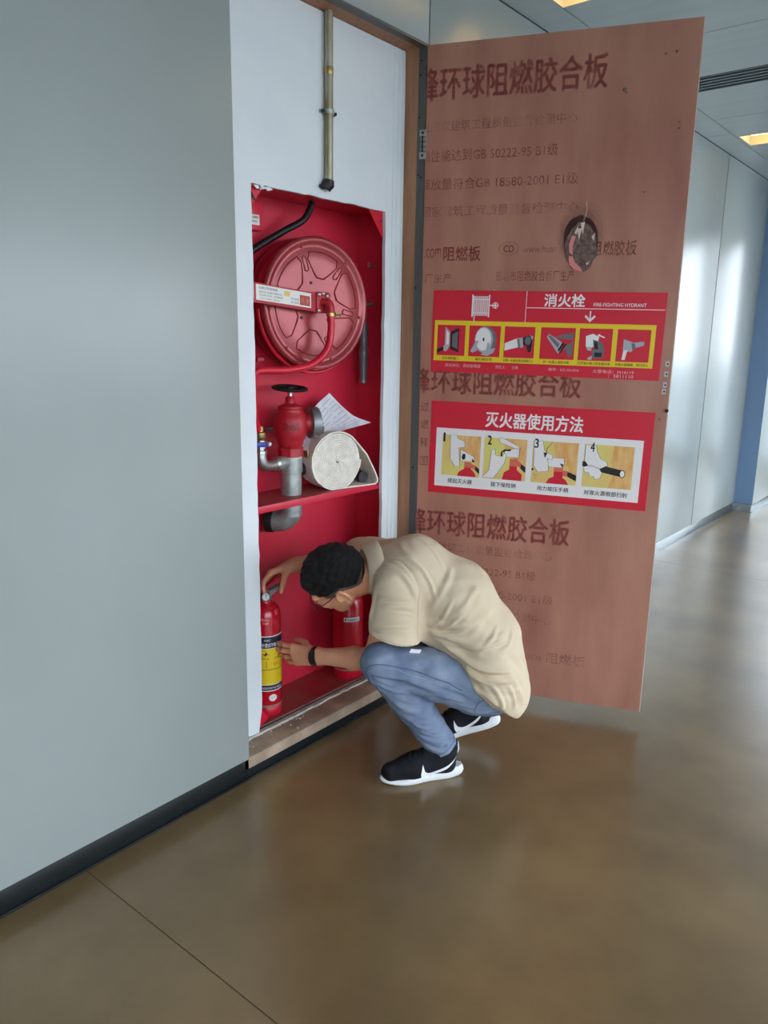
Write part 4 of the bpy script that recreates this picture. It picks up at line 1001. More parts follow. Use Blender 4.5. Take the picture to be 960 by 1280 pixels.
f = wrect(Flat(mpx), xl + 0.004, 0.288, xl + 0.146, 0.334, 1); wrect(f, xl + 0.004, 0.112, xl + 0.146, 0.134, 1).build('label_navy_band', M_navy, e1)
wrect(Flat(mpx), xl + 0.004, 0.136, xl + 0.146, 0.286, 1).build('label_yellow_field', M_yel, e1)
f = Flat(mpx); f.text('手提式干粉灭火器', xl + 0.026, xl + 0.118, 0.293, 0.309, 0.015, 2); f.text('可扑救固体液体气体电器火灾', xl + 0.010, xl + 0.112, 0.117, 0.127, 0.0, 2)
f.text('ABC', xl + 0.034, xl + 0.06, 0.317, 0.325, 0.0, 2)
f.build('label_white_lettering', M_swht, e1)
f = Flat(mpx); wrect(f, xl + 0.010, 0.198, xl + 0.14, 0.2002, 2)
f.poly([(xl + .028, .262), (xl + .046, .274), (xl + .044, .266), (xl + .058, .262), (xl + .044, .262), (xl + .040, .256)], 2)
f.text('提起灭火器', xl + 0.018, xl + 0.052, 0.242, 0.249, 0.0, 2).text('拔下保险销', xl + 0.075, xl + 0.11, 0.242, 0.249, 0.0, 2)
f.build('label_black_print', M_sblk, e1)
f = Flat(mpx); f.rect(xl + 0.016, 0.206, xl + 0.044, 0.236, 2)
f.text('使用方法', xl + 0.070, xl + 0.11, 0.212, 0.228, 0.0, 2)
for k in range(6): f.rect(xl + 0.014, 0.145 + 0.008 * k, xl + 0.060 + 0.007 * (k % 3), 0.1475 + 0.008 * k, 2)
f.build('label_brown_print', M_brn, e1)
f = Flat(mpx); f.poly([(xl + .022, .210), (xl + .030, .232), (xl + .034, .218), (xl + .039, .226), (xl + .037, .210)], 3).build('label_flame', M_yel, e1)
f = Flat(mpx); se = [(0.022 - 0.016 * math.cos(PI * k / 12), 0.0145 * math.sin(PI * k / 12)) for k in range(13)]
for (xa, ya), (xb, yb_) in zip(se[:-1], se[1:]): f.poly([(xa, 0.080 - ya), (xb, 0.080 - yb_), (xb, 0.080 + yb_), (xa, 0.080 + ya)], 1)
f.build('seal_sticker', M_label, e1)
Flat(mpx).text('检验合格', 0.013, 0.031, 0.078, 0.082, 0.0, 1.6).build('seal_lettering', mat('pink_ink', (206, 130, 130), 0.6), e1)
f = Flat(mpx); f.text('MFZ/ABC4', -0.020, 0.012, 0.400, 0.410, 0.0, 0).text('灭火器', -0.014, 0.008, 0.386, 0.394, 0.0, 0).build('neck_lettering', M_spnk, e1)

e2_, O2 = extinguisher(-2.130, 2.405, 0.068, 0.385, 'plain red extinguisher mostly hidden behind the crouching man\'s head and arm', False)
mp2x = wrap(O2, 0.068, math.radians(-42))
wrect(Flat(mp2x), -0.026, 0.268, 0.046, 0.288, 0, 10).build('label_plate', M_swht, e2_)
Flat(mp2x).text('灭火器检查记录', -0.012, 0.040, 0.273, 0.282, 0.01, 1).build('label_lettering', M_ltext, e2_)
Flat(mp2x).rect(-0.022, 0.272, -0.016, 0.284, 1).build('label_mark', M_sred, e2_)
# plaster crumbs on the sill
cr_ = MB()
for k in range(34):
    x = -2.022 + 0.07 * random.random() ** 2; y = 1.70 + 0.30 * random.random() ** 1.4; s = random.uniform(0.0015, 0.005)
    cr_.add([(x - s, y, 0.0832), (x + s * 0.5, y - s, 0.0832), (x + s * 0.7, y + s, 0.0832), (x, y, 0.0832 + s * 1.2)], [(0, 2, 1), (0, 1, 3), (1, 2, 3), (2, 0, 3)])
set_props(cr_.build('plaster_crumbs', M_plaster, None, smooth=0, off=(-2.0, 1.8, 0.083)), 'pale plaster crumbs scattered on the brown wooden sill', 'debris', kind='stuff')
# ------------------------------------------------------------------ the crouching man (local axes: x ahead, y to his left, z up)
M_skin = mat('skin', (228, 166, 130), 0.5, rgb2=(218, 150, 116), scale=14, spec=0.4, bump=0.04, bscale=120)
M_hair = mat('black_hair', (13, 12, 13), 0.62, rgb2=(24, 22, 22), scale=70, bump=0.8, bscale=240, spec=0.25)
M_fade = mat('clipped_hair', (104, 84, 74), 0.75, rgb2=(58, 50, 47), scale=120, bump=0.3, bscale=300)
M_shirt = mat('beige_cotton', (214, 195, 168), 0.85, rgb2=(207, 187, 159), scale=5, bump=0.10, bscale=520, spec=0.25)
M_denim = mat('denim', (104, 118, 144), 0.85, rgb2=(142, 153, 173), scale=9, detail=6, bump=0.16, bscale=420, spec=0.25, ramp=(0.38, 0.68))
M_seam = mat('denim_seam', (78, 94, 128), 0.9)
M_upper = mat('black_knit', (20, 20, 26), 0.75, rgb2=(28, 28, 34), scale=60, bump=0.3, bscale=600, spec=0.25)
M_sole = mat('white_foam', (232, 232, 232), 0.55)
M_mark = mat('white_mark', (238, 238, 240), 0.45)
M_frame = mat('glasses_frame', (44, 18, 22), 0.3)
M_lens = bpy.data.materials['window_glass']
M_band = mat('black_band', (18, 18, 19), 0.5)

PO = (-1.46, 2.235, 0.0)
man = thing('person', 'crouching man in beige shirt, jeans and black trainers handling an extinguisher', 'person', PO, math.atan2(-0.571, -0.821))
UP = lambda p: np.array(p, float)

# ---- head frame
def rotm(yaw, pitch, roll):
    cy, sy, cp, sp, cr, sr = math.cos(yaw), math.sin(yaw), math.cos(pitch), math.sin(pitch), math.cos(roll), math.sin(roll)
    return np.array([[cy, -sy, 0], [sy, cy, 0], [0, 0, 1]]) @ np.array([[cp, 0, sp], [0, 1, 0], [-sp, 0, cp]]) @ np.array([[1, 0, 0], [0, cr, -sr], [0, sr, cr]])
HM = rotm(math.radians(-10), math.radians(37), math.radians(-38)); HCn = np.array([0.422, 0.055, 0.715]); HS = 1.06
hp_ = lambda p: HCn + HM @ (np.array(p, float) * HS)

VOX = 0.0026
B = SDF((0.02, -0.44, 0.26), (0.82, 0.28, 0.90), VOX)
def hell(c, r, k=0.012, op='add', tilt=None):
    Mx = HM if tilt is None else HM @ rotm(*tilt)
    B.ell(hp_(c), np.array(r) * HS, Mx, k, op)
def hcone(a, b, r0, r1, k=0.012, op='add'): B.cone(hp_(a), hp_(b), r0 * HS, r1 * HS, k, op=op)
# torso core, neck
B.cone((0.05, 0, 0.64), (0.18, 0, 0.73), 0.09, 0.08, 0.03, wide=((0, 1, 0), 1.5))
B.cone((0.18, 0, 0.73), (0.27, 0.005, 0.735), 0.08, 0.062, 0.03, wide=((0, 1, 0), 1.5))
B.cone((0.255, 0.005, 0.738), hp_((-0.035, 0, -0.055)), 0.062, 0.056, 0.03)
# skull and face
hell((-0.012, 0, 0.028), (0.100, 0.078, 0.092), 0.02)
hell((0.040, 0, -0.030), (0.056, 0.062, 0.080), 0.03)
hell((0.052, 0, -0.082), (0.036, 0.044, 0.030), 0.03)          # jaw, chin
hcone((0.010, 0.052, -0.055), (0.062, 0.022, -0.095), 0.020, 0.016, 0.02); hcone((0.010, -0.052, -0.055), (0.062, -0.022, -0.095), 0.020, 0.016, 0.02)
hcone((0.078, 0.045, -0.018), (0.078, -0.045, -0.018), 0.016, 0.016, 0.02)  # cheekbones
hcone((0.086, 0.040, 0.022), (0.086, -0.040, 0.022), 0.012, 0.012, 0.012)   # brow
hcone((0.094, 0, 0.006), (0.118, 0, -0.034), 0.008, 0.013, 0.010); hell((0.104, 0.012, -0.038), (0.010, 0.009, 0.008), 0.006); hell((0.104, -0.012, -0.038), (0.010, 0.009, 0.008), 0.006)
for s_ in (-1, 1):
    hell((0.096, 0.032 * s_, 0.002), (0.012, 0.017, 0.010), 0.010, 'sub')    # eye sockets
    hell((0.079, 0.032 * s_, 0.001), (0.014, 0.015, 0.0125), 0.004)          # eyeballs under lids
    # ear: rim, lobe and bowl
    for a, b in zip(np.linspace(-0.6, 3.6, 12)[:-1], np.linspace(-0.6, 3.6, 12)[1:]):
        e_ = lambda t: (-0.008 - 0.021 * math.cos(t - 0.2), (0.083 + 0.012 * max(0, math.cos(t - 0.2))) * s_, -0.004 + 0.030 * math.sin(t))
        hcone(e_(a), e_(b), 0.0055, 0.0055, 0.004)
    hell((-0.006, 0.079 * s_, -0.006), (0.018, 0.010, 0.026), 0.006); hell((0.0, 0.080 * s_, -0.036), (0.009, 0.007, 0.012), 0.006)
    hell((-0.004, 0.092 * s_, -0.002), (0.011, 0.008, 0.015), 0.004, 'sub')
hcone((0.098, 0.020, -0.062), (0.098, -0.020, -0.062), 0.0075, 0.0075, 0.006); hcone((0.095, 0.017, -0.074), (0.095, -0.017, -0.074), 0.0085, 0.0085, 0.006)
hcone((0.106, 0.022, -0.068), (0.106, -0.022, -0.068), 0.0022, 0.0022, 0.002, 'sub')

# ---- arms
SL, EL, WL_ = UP((0.215, 0.150, 0.70)), UP((0.285, 0.085, 0.428)), UP((0.527, -0.030, 0.380))
SR, ER, WR_ = UP((0.285, -0.165, 0.715)), UP((0.425, -0.330, 0.700)), UP((0.640, -0.212, 0.676))
def arm(S, E, Wp):
    B.cone(S, E, 0.046, 0.042, 0.03); m1 = E + (Wp - E) * 0.30
    B.cone(E, m1, 0.041, 0.041, 0.02); B.cone(m1, Wp, 0.041, 0.027, 0.02)
arm(SL, EL, WL_); arm(SR, ER, WR_)
B.cone((0.16, 0.09, 0.71), SL, 0.055, 0.045, 0.03); B.cone((0.22, -0.09, 0.72), SR, 0.055, 0.045, 0.03)

def unit(v): v = np.array(v, float); return v / np.linalg.norm(v)
def rot_about(v, ax_, a):
    ax_ = unit(ax_); return v * math.cos(a) + np.cross(ax_, v) * math.sin(a) + ax_ * (ax_ @ v) * (1 - math.cos(a))
FT = {}
def hand(key, Wp, d, n, curls, thumb, sgn, size=1.0):
    """d: towards the fingers, n: palm normal, s: towards the index side"""
    d = unit(d); n = unit(np.array(n, float) - d * (d @ np.array(n, float))); s = np.cross(n, d) * sgn
    L = size
    offs = (0.033, 0.011, -0.011, -0.031); base = (0.086, 0.090, 0.084, 0.076)
    ph = ((0.043, 0.026, 0.021), (0.047, 0.030, 0.023), (0.043, 0.028, 0.022), (0.034, 0.021, 0.019)); rad = (0.0092, 0.0094, 0.0089, 0.0080)
    tips = []
    for o_, b_, r_ in zip(offs, base, rad):
        k0 = Wp + d * 0.010 + s * o_ * 0.55; k1 = Wp + d * b_ * L + s * o_ - n * 0.002
        B.cone(k0, k1, 0.0155, 0.0125, 0.012)
    B.cone(Wp - d * 0.02, Wp + d * 0.03, 0.027, 0.020, 0.02, wide=(s, 1.25))
    B.cone(Wp + d * 0.02 - s * 0.022 + n * 0.006, Wp + d * 0.065 - s * 0.026 + n * 0.004, 0.014, 0.011, 0.012)
    for i, (o_, b_, pl_, r_) in enumerate(zip(offs, base, ph, rad)):
        p = Wp + d * b_ * L + s * o_ - n * 0.002
        c1, c2, c3, spr = curls[i]
        dirv = unit(d + s * spr); axis = np.cross(dirv, n)
        a = 0
        for j, (ln, c) in enumerate(zip(pl_, (c1, c2, c3))):
            a += c; q = p + rot_about(dirv, axis, a) * ln * L
            B.cone(p, q, r_ * (1.04 - 0.07 * j), r_ * (0.97 - 0.09 * j), 0.0035 if j else 0.006)
            if j < 2: B.ell(q, [r_ * 1.02] * 3, None, 0.003)
            p = q
        tips.append(p)
    t0 = Wp + d * 0.022 + s * 0.020 + n * 0.008
    p = t0
    for j, (v, ln) in enumerate(zip(thumb, (0.042, 0.032, 0.026))):
        q = p + unit(d * v[0] + s * v[1] + n * v[2]) * ln
        B.cone(p, q, (0.016, 0.0115, 0.0105)[j], (0.0118, 0.0108, 0.0085)[j], (0.014, 0.005, 0.004)[j]); p = q
    tips.append(p); FT[key] = tips
# left hand lies with its fingertips on the label of the extinguisher
dL = unit(np.array((0.690, -0.095, 0.352)) - WL_)
hand('L', WL_, dL + np.array((0, 0, 0.03)), (0.25, -1.0, -0.10), [(0.10, 0.22, 0.15, 0.04), (0.08, 0.22, 0.15, 0.0), (0.12, 0.26, 0.18, -0.03), (0.20, 0.30, 0.2, -0.08)],
     [(0.70, 0.42, 0.62), (0.92, 0.10, 0.38), (0.97, -0.02, 0.20)], 1)
# right hand closes over the squeeze lever
hand('R', WR_, (0.86, 0.34, -0.26), (-0.26, 0.30, -0.92), [(0.55, 0.55, 0.35, 0.04), (0.60, 0.60, 0.40, 0.0), (0.66, 0.66, 0.45, -0.03), (0.72, 0.70, 0.45, -0.08)],
     [(0.60, 0.55, 0.62), (0.50, 0.20, 0.85), (0.55, -0.05, 0.83)], -1)
V, Q = B.mesh(); V = laplace(V, Q, 1, 0.4)
body = link_mesh('body', np_mesh('body', V, Q, M_skin), man); del B

# ---- hair
def hspace(x, y, z):
    px, py, pz = x - HCn[0], y - HCn[1], z - HCn[2]
    return [(px * HM[0, i] + py * HM[1, i] + pz * HM[2, i]) / HS for i in range(3)]
def hair_mesh(name, c, r, cutf, m, wob, vox=0.003):
    lo = HCn - 0.16; hi = HCn + 0.16; S = SDF(lo, hi, vox)
    def fn(x, y, z):
        u, v, w = hspace(x, y, z)
        k0 = np.sqrt(((u - c[0]) / r[0]) ** 2 + ((v - c[1]) / r[1]) ** 2 + ((w - c[2]) / r[2]) ** 2)
        d = (k0 - 1) * min(r)
        d = d + wob * (np.sin(u * 190 + 3 * np.sin(v * 70)) * np.sin(v * 160 + 2.0 * np.sin(w * 90)) + 0.6 * np.sin(w * 230 + u * 120))
        return np.maximum(d, cutf(u, v, w))
    S.put(fn, lo, hi, 0.004); V, Q = S.mesh(); V = laplace(V, Q, 1, 0.3)
    return link_mesh(name, np_mesh(name, V, Q, m), man)
# hairline: low at the nape, above the ears, forelock ahead
def hl(u, v, w):
    line = np.where(u > 0.045, 0.045 + 0.55 * (u - 0.045), np.where(u > -0.03, 0.040, 0.040 + 1.25 * (u + 0.03)))
    return (line - w) * 0.8
hair_mesh('hair', (-0.008, 0, 0.040), (0.113, 0.090, 0.100), hl, M_hair, 0.0019)
def hl2(u, v, w):
    line = np.where(u > 0.045, 0.060, np.where(u > -0.03, 0.016, 0.016 + 1.15 * (u + 0.03)))
    return np.maximum((line - w) * 0.8, u - 0.062)
hair_mesh('clipped_sides', (-0.010, 0, 0.030), (0.1065, 0.0850, 0.0985), hl2, M_fade, 0.0003)

# ---- glasses
gl = MB()
for s_ in (-1, 1):
    ringp = [hp_((0.115 - 0.10 * abs(0.033 * s_ + 0.024 * math.cos(t)) , 0.033 * s_ + 0.024 * math.cos(t), 0.000 + 0.018 * math.sin(t))) for t in np.linspace(0, 2 * PI, 25)]
    gl.tube(ringp, 0.0016, 6, caps=False)
    gl.tube(spline([hp_((0.106, 0.058 * s_, 0.008)), hp_((0.098, 0.074 * s_, 0.009)), hp_((0.05, 0.082 * s_, 0.012)), hp_((0.0, 0.0865 * s_, 0.024)), hp_((-0.022, 0.087 * s_, 0.014))], 5), 0.0021, 6)
gl.tube(spline([hp_((0.114, 0.009, 0.004)), hp_((0.119, 0, 0.008)), hp_((0.114, -0.009, 0.004))], 4), 0.0016, 6)
glo = gl.build('glasses', M_frame, man, smooth=60)
for s_ in (-1, 1):
    MB().add([hp_((0.115 - 0.10 * abs(0.033 * s_ + 0.0235 * math.cos(t)), 0.033 * s_ + 0.0235 * math.cos(t), 0.0175 * math.sin(t))) for t in np.linspace(0, 2 * PI, 24, endpoint=False)], [tuple(range(24))]).build('lens', M_lens, glo, smooth=0)
# ---- wristband
wb = MB(); wd = unit(WL_ - EL); wc = WL_ - wd * 0.016
su = unit(np.cross(wd, (0, 0, 1))); sv = np.cross(wd, su)
pr_ = [(0.0300, -0.0095), (0.0375, -0.0085), (0.0375, 0.0085), (0.0300, 0.0095)]
vs = []; 
for (r_, h_) in pr_:
    for k in range(28):
        t = 2 * PI * k / 28; vs.append(wc + wd * h_ * (1.5 if abs(t - PI) < 0.7 else 1.0) + (su * math.cos(t) * 1.02 + sv * math.sin(t)) * r_)
fs = [(i * 28 + k, i * 28 + (k + 1) % 28, ((i + 1) % 4) * 28 + (k + 1) % 28, ((i + 1) % 4) * 28 + k) for i in range(4) for k in range(28)]
wb.add(vs, fs); wb.build('wristband', M_band, man, smooth=50)

# ---- shirt
S = SDF((-0.36, -0.46, 0.14), (0.50, 0.34, 0.93), 0.0034)
Yw = (0, 1, 0)
S.cone((-0.125, 0, 0.355), (-0.105, 0, 0.49), 0.142, 0.127, 0.05, wide=(Yw, 1.50))
S.cone((-0.105, 0, 0.49), (-0.005, 0, 0.645), 0.127, 0.124, 0.05, wide=(Yw, 1.44))
S.cone((-0.005, 0, 0.645), (0.155, 0, 0.742), 0.124, 0.116, 0.05, wide=(Yw, 1.42))
S.cone((0.155, 0, 0.742), (0.255, 0.0, 0.738), 0.114, 0.082, 0.05, wide=(Yw, 1.42))
S.cone((0.02, 0, 0.55), (0.20, 0, 0.62), 0.11, 0.10, 0.05, wide=(Yw, 1.4))
# lower back hangs loose
S.cone((-0.140, 0, 0.35), (-0.180, 0, 0.29), 0.125, 0.100, 0.05, wide=(Yw, 1.72))
def hemcut(x, y, z): return -((x - 0.10) * 0.62 - (z - 0.525) * 0.785 - 0.02 * np.sin(y * 14.0))
S.put(lambda x, y, z: hemcut(x, y, z), (-0.36, -0.46, 0.14), (0.155, 0.34, 0.62), 0.004, 'sub')
# left sleeve with an open cuff
Ls0, Ls1 = UP((0.205, 0.130, 0.720)), UP((0.215, 0.158, 0.50))
def zc(x): return 0.530 + 0.20 * (x - 0.114)
inner = cone_fn(Ls0, Ls1, 0.070, 0.088)
def slv(d, x, y, z):
    c = zc(x) - z + 0.0 * y
    d = np.maximum(d, -np.maximum(inner(x, y, z), (z - zc(x) - 0.06)))
    return np.maximum(d, c)
S.cone(Ls0, Ls1, 0.082, 0.096, 0.030, post=slv)
S.cone((0.235, -0.10, 0.735), (0.335, -0.225, 0.715), 0.088, 0.082, 0.04); S.cone((0.30, -0.18, 0.72), (0.375, -0.275, 0.706), 0.075, 0.078, 0.03)
V, Q = S.mesh(); V = laplace(V, Q, 3, 0.5); del S
N = vnormals(V, Q)
def crease(V, N, p, w, amp, bvh0=None, fade=0.25):
    """raise (amp > 0) or press in a fold along a polyline of 3-D points"""
    P = [bvh0.find_nearest(t)[0] for t in spline(p, 6)]
    for _ in range(3): P = [P[0]] + [(P[i - 1] + P[i] * 2 + P[i + 1]) * 0.25 for i in range(1, len(P) - 1)] + [P[-1]]
    P = [np.array(bvh0.find_nearest(t)[0]) for t in P]; n = len(P)
    best = np.full(len(V), 9.0); tb = np.zeros(len(V))
    for i in range(n - 1):
        a, b = P[i], P[i + 1]; d = b - a; L2 = d @ d
        t = np.clip(((V - a) @ d) / L2, 0, 1); q = V - a - t[:, None] * d; dist = np.sqrt((q * q).sum(1)); m = dist < best
        best[m] = dist[m]; tb[m] = (i + t[m]) / (n - 1)
    env = np.clip(np.minimum(tb, 1 - tb) / fade, 0, 1)
    return V + N * (amp * env * (np.exp(-(best / w) ** 2) - 0.45 * np.exp(-((best - 1.7 * w) / w) ** 2)))[:, None]
yb = 0.16
FOLDS = [
    # pulled from the armpit over the side and back
    ([(0.12, .19, .60), (0.04, .18, .60), (-0.06, .17, .62), (-0.10, .12, .66)], 0.012, 0.008),
    ([(0.11, .19, .56), (0.02, .19, .545), (-0.09, .18, .54), (-0.18, .12, .56)], 0.013, 0.009),
    ([(0.09, .19, .525), (-0.01, .20, .485), (-0.12, .19, .455), (-0.21, .13, .45)], 0.014, 0.010),
    ([(0.05, .19, .50), (-0.05, .20, .43), (-0.14, .19, .385), (-0.22, .14, .37)], 0.012, 0.009),
    ([(0.10, .18, .64), (0.06, .17, .70), (0.03, .14, .76), (0.02, .08, .79)], 0.011, 0.006),
    ([(0.02, .18, .62), (-0.03, .16, .68), (-0.06, .11, .72)], 0.011, 0.005),
    ([(-0.04, .19, .56), (-0.09, .17, .62), (-0.13, .11, .66)], 0.011, 0.005),
    ([(-0.10, .19, .40), (-0.16, .18, .33), (-0.20, .16, .27)], 0.013, 0.009),
    ([(-0.04, .19, .42), (-0.12, .20, .36), (-0.17, .18, .30)], 0.010, 0.007),
    ([(-0.17, .18, .44), (-0.22, .15, .35), (-0.24, .12, .29)], 0.012, 0.006),
    ([(-0.16, .15, .52), (-0.20, .10, .44), (-0.235, .08, .36)], 0.013, 0.005),
    # shoulder and sleeve
    ([(0.12, .20, .66), (0.20, .22, .68), (0.28, .20, .66)], 0.010, 0.006),
    ([(0.12, .24, .585), (0.20, .255, .60), (0.29, .22, .59)], 0.010, 0.006),
    ([(0.13, .22, .63), (0.19, .24, .635), (0.25, .23, .62)], 0.009, 0.004),
    ([(0.22, .12, .80), (0.17, .17, .75), (0.12, .20, .68)], 0.010, 0.005),
    ([(0.27, .06, .79), (0.22, .14, .775), (0.15, .18, .73)], 0.010, 0.005),
    ([(0.28, .16, .72), (0.31, .18, .66), (0.31, .18, .60)], 0.011, 0.006),
    ([(0.10, .06, .84), (0.06, .0, .85), (0.08, -.06, .85)], 0.012, 0.003),
    ([(0.20, .02, .845), (0.18, .08, .82), (0.13, .14, .77)], 0.012, 0.004),
]
FOLDS += [
    ([(0.10, .20, .57), (0.05, .20, .63), (0.01, .17, .70)], 0.007, 0.007),
    ([(0.10, .20, .555), (0.03, .195, .60), (-0.04, .17, .67)], 0.007, 0.007),
    ([(0.09, .20, .54), (0.00, .20, .575), (-0.08, .17, .63)], 0.007, 0.007),
    ([(0.09, .20, .515), (-0.02, .205, .52), (-0.12, .185, .54), (-0.19, .14, .55)], 0.008, 0.008),
    ([(0.07, .20, .50), (-0.04, .205, .47), (-0.14, .195, .45), (-0.21, .17, .44)], 0.008, 0.011),
    ([(-0.02, .20, .45), (-0.10, .21, .415), (-0.17, .20, .40), (-0.23, .17, .40)], 0.008, 0.010),
    ([(-0.11, .21, .43), (-0.15, .21, .37), (-0.17, .205, .31)], 0.008, 0.008),
    ([(-0.16, .20, .42), (-0.20, .19, .36), (-0.22, .18, .30)], 0.008, 0.008),
    ([(-0.07, .20, .50), (-0.12, .18, .56), (-0.15, .14, .60)], 0.008, 0.006),
    ([(-0.13, .19, .50), (-0.18, .15, .53), (-0.20, .10, .57)], 0.009, 0.006),
    ([(0.13, .23, .60), (0.18, .25, .605), (0.26, .24, .595), (0.30, .21, .59)], 0.006, 0.006),
    ([(0.12, .22, .645), (0.17, .235, .655), (0.23, .23, .65)], 0.006, 0.005),
    ([(0.15, .19, .70), (0.21, .20, .70), (0.27, .18, .69)], 0.007, 0.006),
    ([(0.19, .10, .81), (0.14, .13, .785), (0.09, .16, .74), (0.07, .18, .68)], 0.007, 0.006),
    ([(0.24, .09, .79), (0.19, .13, .77), (0.14, .17, .72)], 0.007, 0.005),
    ([(0.16, .0, .85), (0.10, .06, .83), (0.04, .12, .78)], 0.009, 0.004),
]
b0_ = BVHTree.FromPolygons([tuple(v) for v in V], [tuple(q) for q in Q])
for p, w_, a_ in FOLDS: V = crease(V, N, p, w_, a_ * 0.8, b0_)
nzv = (np.sin(V[:, 0] * 38 + 4 * np.sin(V[:, 2] * 17)) * np.sin(V[:, 2] * 31 + 3 * np.sin(V[:, 1] * 21)) * np.sin(V[:, 1] * 23 + 1.0))
V = V + N * (0.0028 * nzv)[:, None]
shirt = link_mesh('shirt', np_mesh('shirt', V, Q, M_shirt), man)
shirt_bvh = BVHTree.FromPolygons([tuple(v) for v in V], [tuple(q) for q in Q])
def snap(bvh, p, off):
    r_ = bvh.find_nearest(Vector(p)); n = r_[1]; return r_[0] + n * off
# armhole and cuff seams
def seam(bvh, pts, r_, name, m, par, off=0.0008, n=10):
    P = [snap(bvh, p, 0) for p in spline(pts, n)]
    for _ in range(6): P = [P[0]] + [(P[i - 1] + P[i] * 2 + P[i + 1]) * 0.25 for i in range(1, len(P) - 1)] + [P[-1]]
    P = [snap(bvh, p, off) for p in P]
    MB().tube(P, r_, 6).build(name, m, par, smooth=60)
M_sseam = mat('shirt_seam', (200, 181, 153), 0.9)
seam(shirt_bvh, [(0.11, .20, .545), (0.105, .21, .62), (0.12, .19, .70), (0.16, .15, .78), (0.22, .10, .82)], 0.0008, 'armhole_seam', M_sseam, shirt)
seam(shirt_bvh, [(0.115, .26, .548), (0.17, .27, .556), (0.24, .26, .568), (0.30, .23, .582)], 0.0011, 'cuff_seam', M_sseam, shirt, n=8)
seam(shirt_bvh, [(0.06, .20, .515), (-0.02, .21, .45), (-0.10, .20, .385), (-0.16, .18, .335)], 0.0011, 'hem_seam', M_sseam, shirt)
# collar standing round the neck, folded over
cv = []; cf = []; nk_ = 40
c0 = np.array((0.300, 0.016, 0.742)); ca = unit((0.93, 0.25, -0.12)); cu_ = unit(np.cross(ca, (0, 1, 0))); cw_ = np.cross(ca, cu_)
prof = [(0.080, 0.020), (0.084, 0.030), (0.091, 0.028), (0.105, -0.008), (0.113, -0.022), (0.110, -0.027), (0.100, -0.016), (0.082, -0.014)]
for (r_, h_) in prof:
    for k in range(nk_):
        t = 2 * PI * k / nk_; wv = 1 + 0.03 * math.sin(3 * t + 1)
        cv.append(c0 + ca * (h_ + 0.004 * math.sin(2 * t)) + (cu_ * math.cos(t) * 0.92 + cw_ * math.sin(t) * 1.03) * r_ * wv)
for i in range(len(prof)):
    for k in range(nk_):
        j = (i + 1) % len(prof); cf.append((i * nk_ + k, i * nk_ + (k + 1) % nk_, j * nk_ + (k + 1) % nk_, j * nk_ + k))
MB().add(cv, cf).build('collar', M_shirt, shirt, smooth=60)
# faint ring and letters printed near the hem, white label under the sleeve
pc = []
for t in np.linspace(0, 2 * PI, 21): pc.append(snap(shirt_bvh, (-0.172 + 0.010 * math.cos(t), 0.22, 0.302 + 0.010 * math.sin(t)), 0.0006))
MB().tube(pc, 0.0008, 5, caps=False).build('hem_print', mat('print_brown', (176, 152, 124), 0.8), shirt)
MB().obox((0.135, 0.235, 0.528), Vector((0.018, 0.004, 0.002)), Vector((0, 0.001, 0)), Vector((-0.003, 0.001, 0.007))).build('white_label', M_mark, shirt)

# ---- jeans
J = SDF((-0.34, -0.36, 0.06), (0.38, 0.32, 0.58), 0.0036)
hipL, kneL, ankL = UP((-0.085, 0.095, 0.350)), UP((0.258, 0.165, 0.452)), UP((0.035, 0.116, 0.118))
hipR, kneR, ankR = UP((-0.085, -0.095, 0.350)), UP((0.225, -0.215, 0.410)), UP((-0.125, -0.150, 0.165))
J.cone((-0.12, 0, 0.345), (-0.095, 0, 0.45), 0.108, 0.100, 0.04, wide=(Yw, 1.32))
for h_, k_, a_, s_ in ((hipL, kneL, ankL, 1), (hipR, kneR, ankR, -1)):
    mid = h_ + (k_ - h_) * 0.5
    J.cone(h_, mid, 0.098, 0.088, 0.03); J.cone(mid, k_, 0.088, 0.069, 0.03)
    J.cone(h_ + np.array((-0.055, 0, -0.012)), h_, 0.092, 0.098, 0.04)
    cf_ = k_ + (a_ - k_) * 0.42 + np.array((-0.012, 0, -0.008))
    ax_ = unit(a_ - k_); tip = a_ + ax_ * 0.025
    cut = (lambda aa, xx: (lambda d, x, y, z: np.maximum(np.maximum(d, (x - aa[0]) * xx[0] + (y - aa[1]) * xx[1] + (z - aa[2]) * xx[2]),
           -np.maximum(cone_fn(aa - xx * 0.2, aa + xx * 0.1, 0.047, 0.050)(x, y, z), -((x - aa[0]) * xx[0] + (y - aa[1]) * xx[1] + (z - aa[2]) * xx[2]) - 0.05))))(a_ + ax_ * 0.012, ax_)
    J.cone(k_, cf_, 0.068, 0.066, 0.012); J.cone(cf_, tip, 0.066, 0.055, 0.02, post=cut)
V, Q = J.mesh(); V = laplace(V, Q, 3, 0.5); del J
N = vnormals(V, Q)
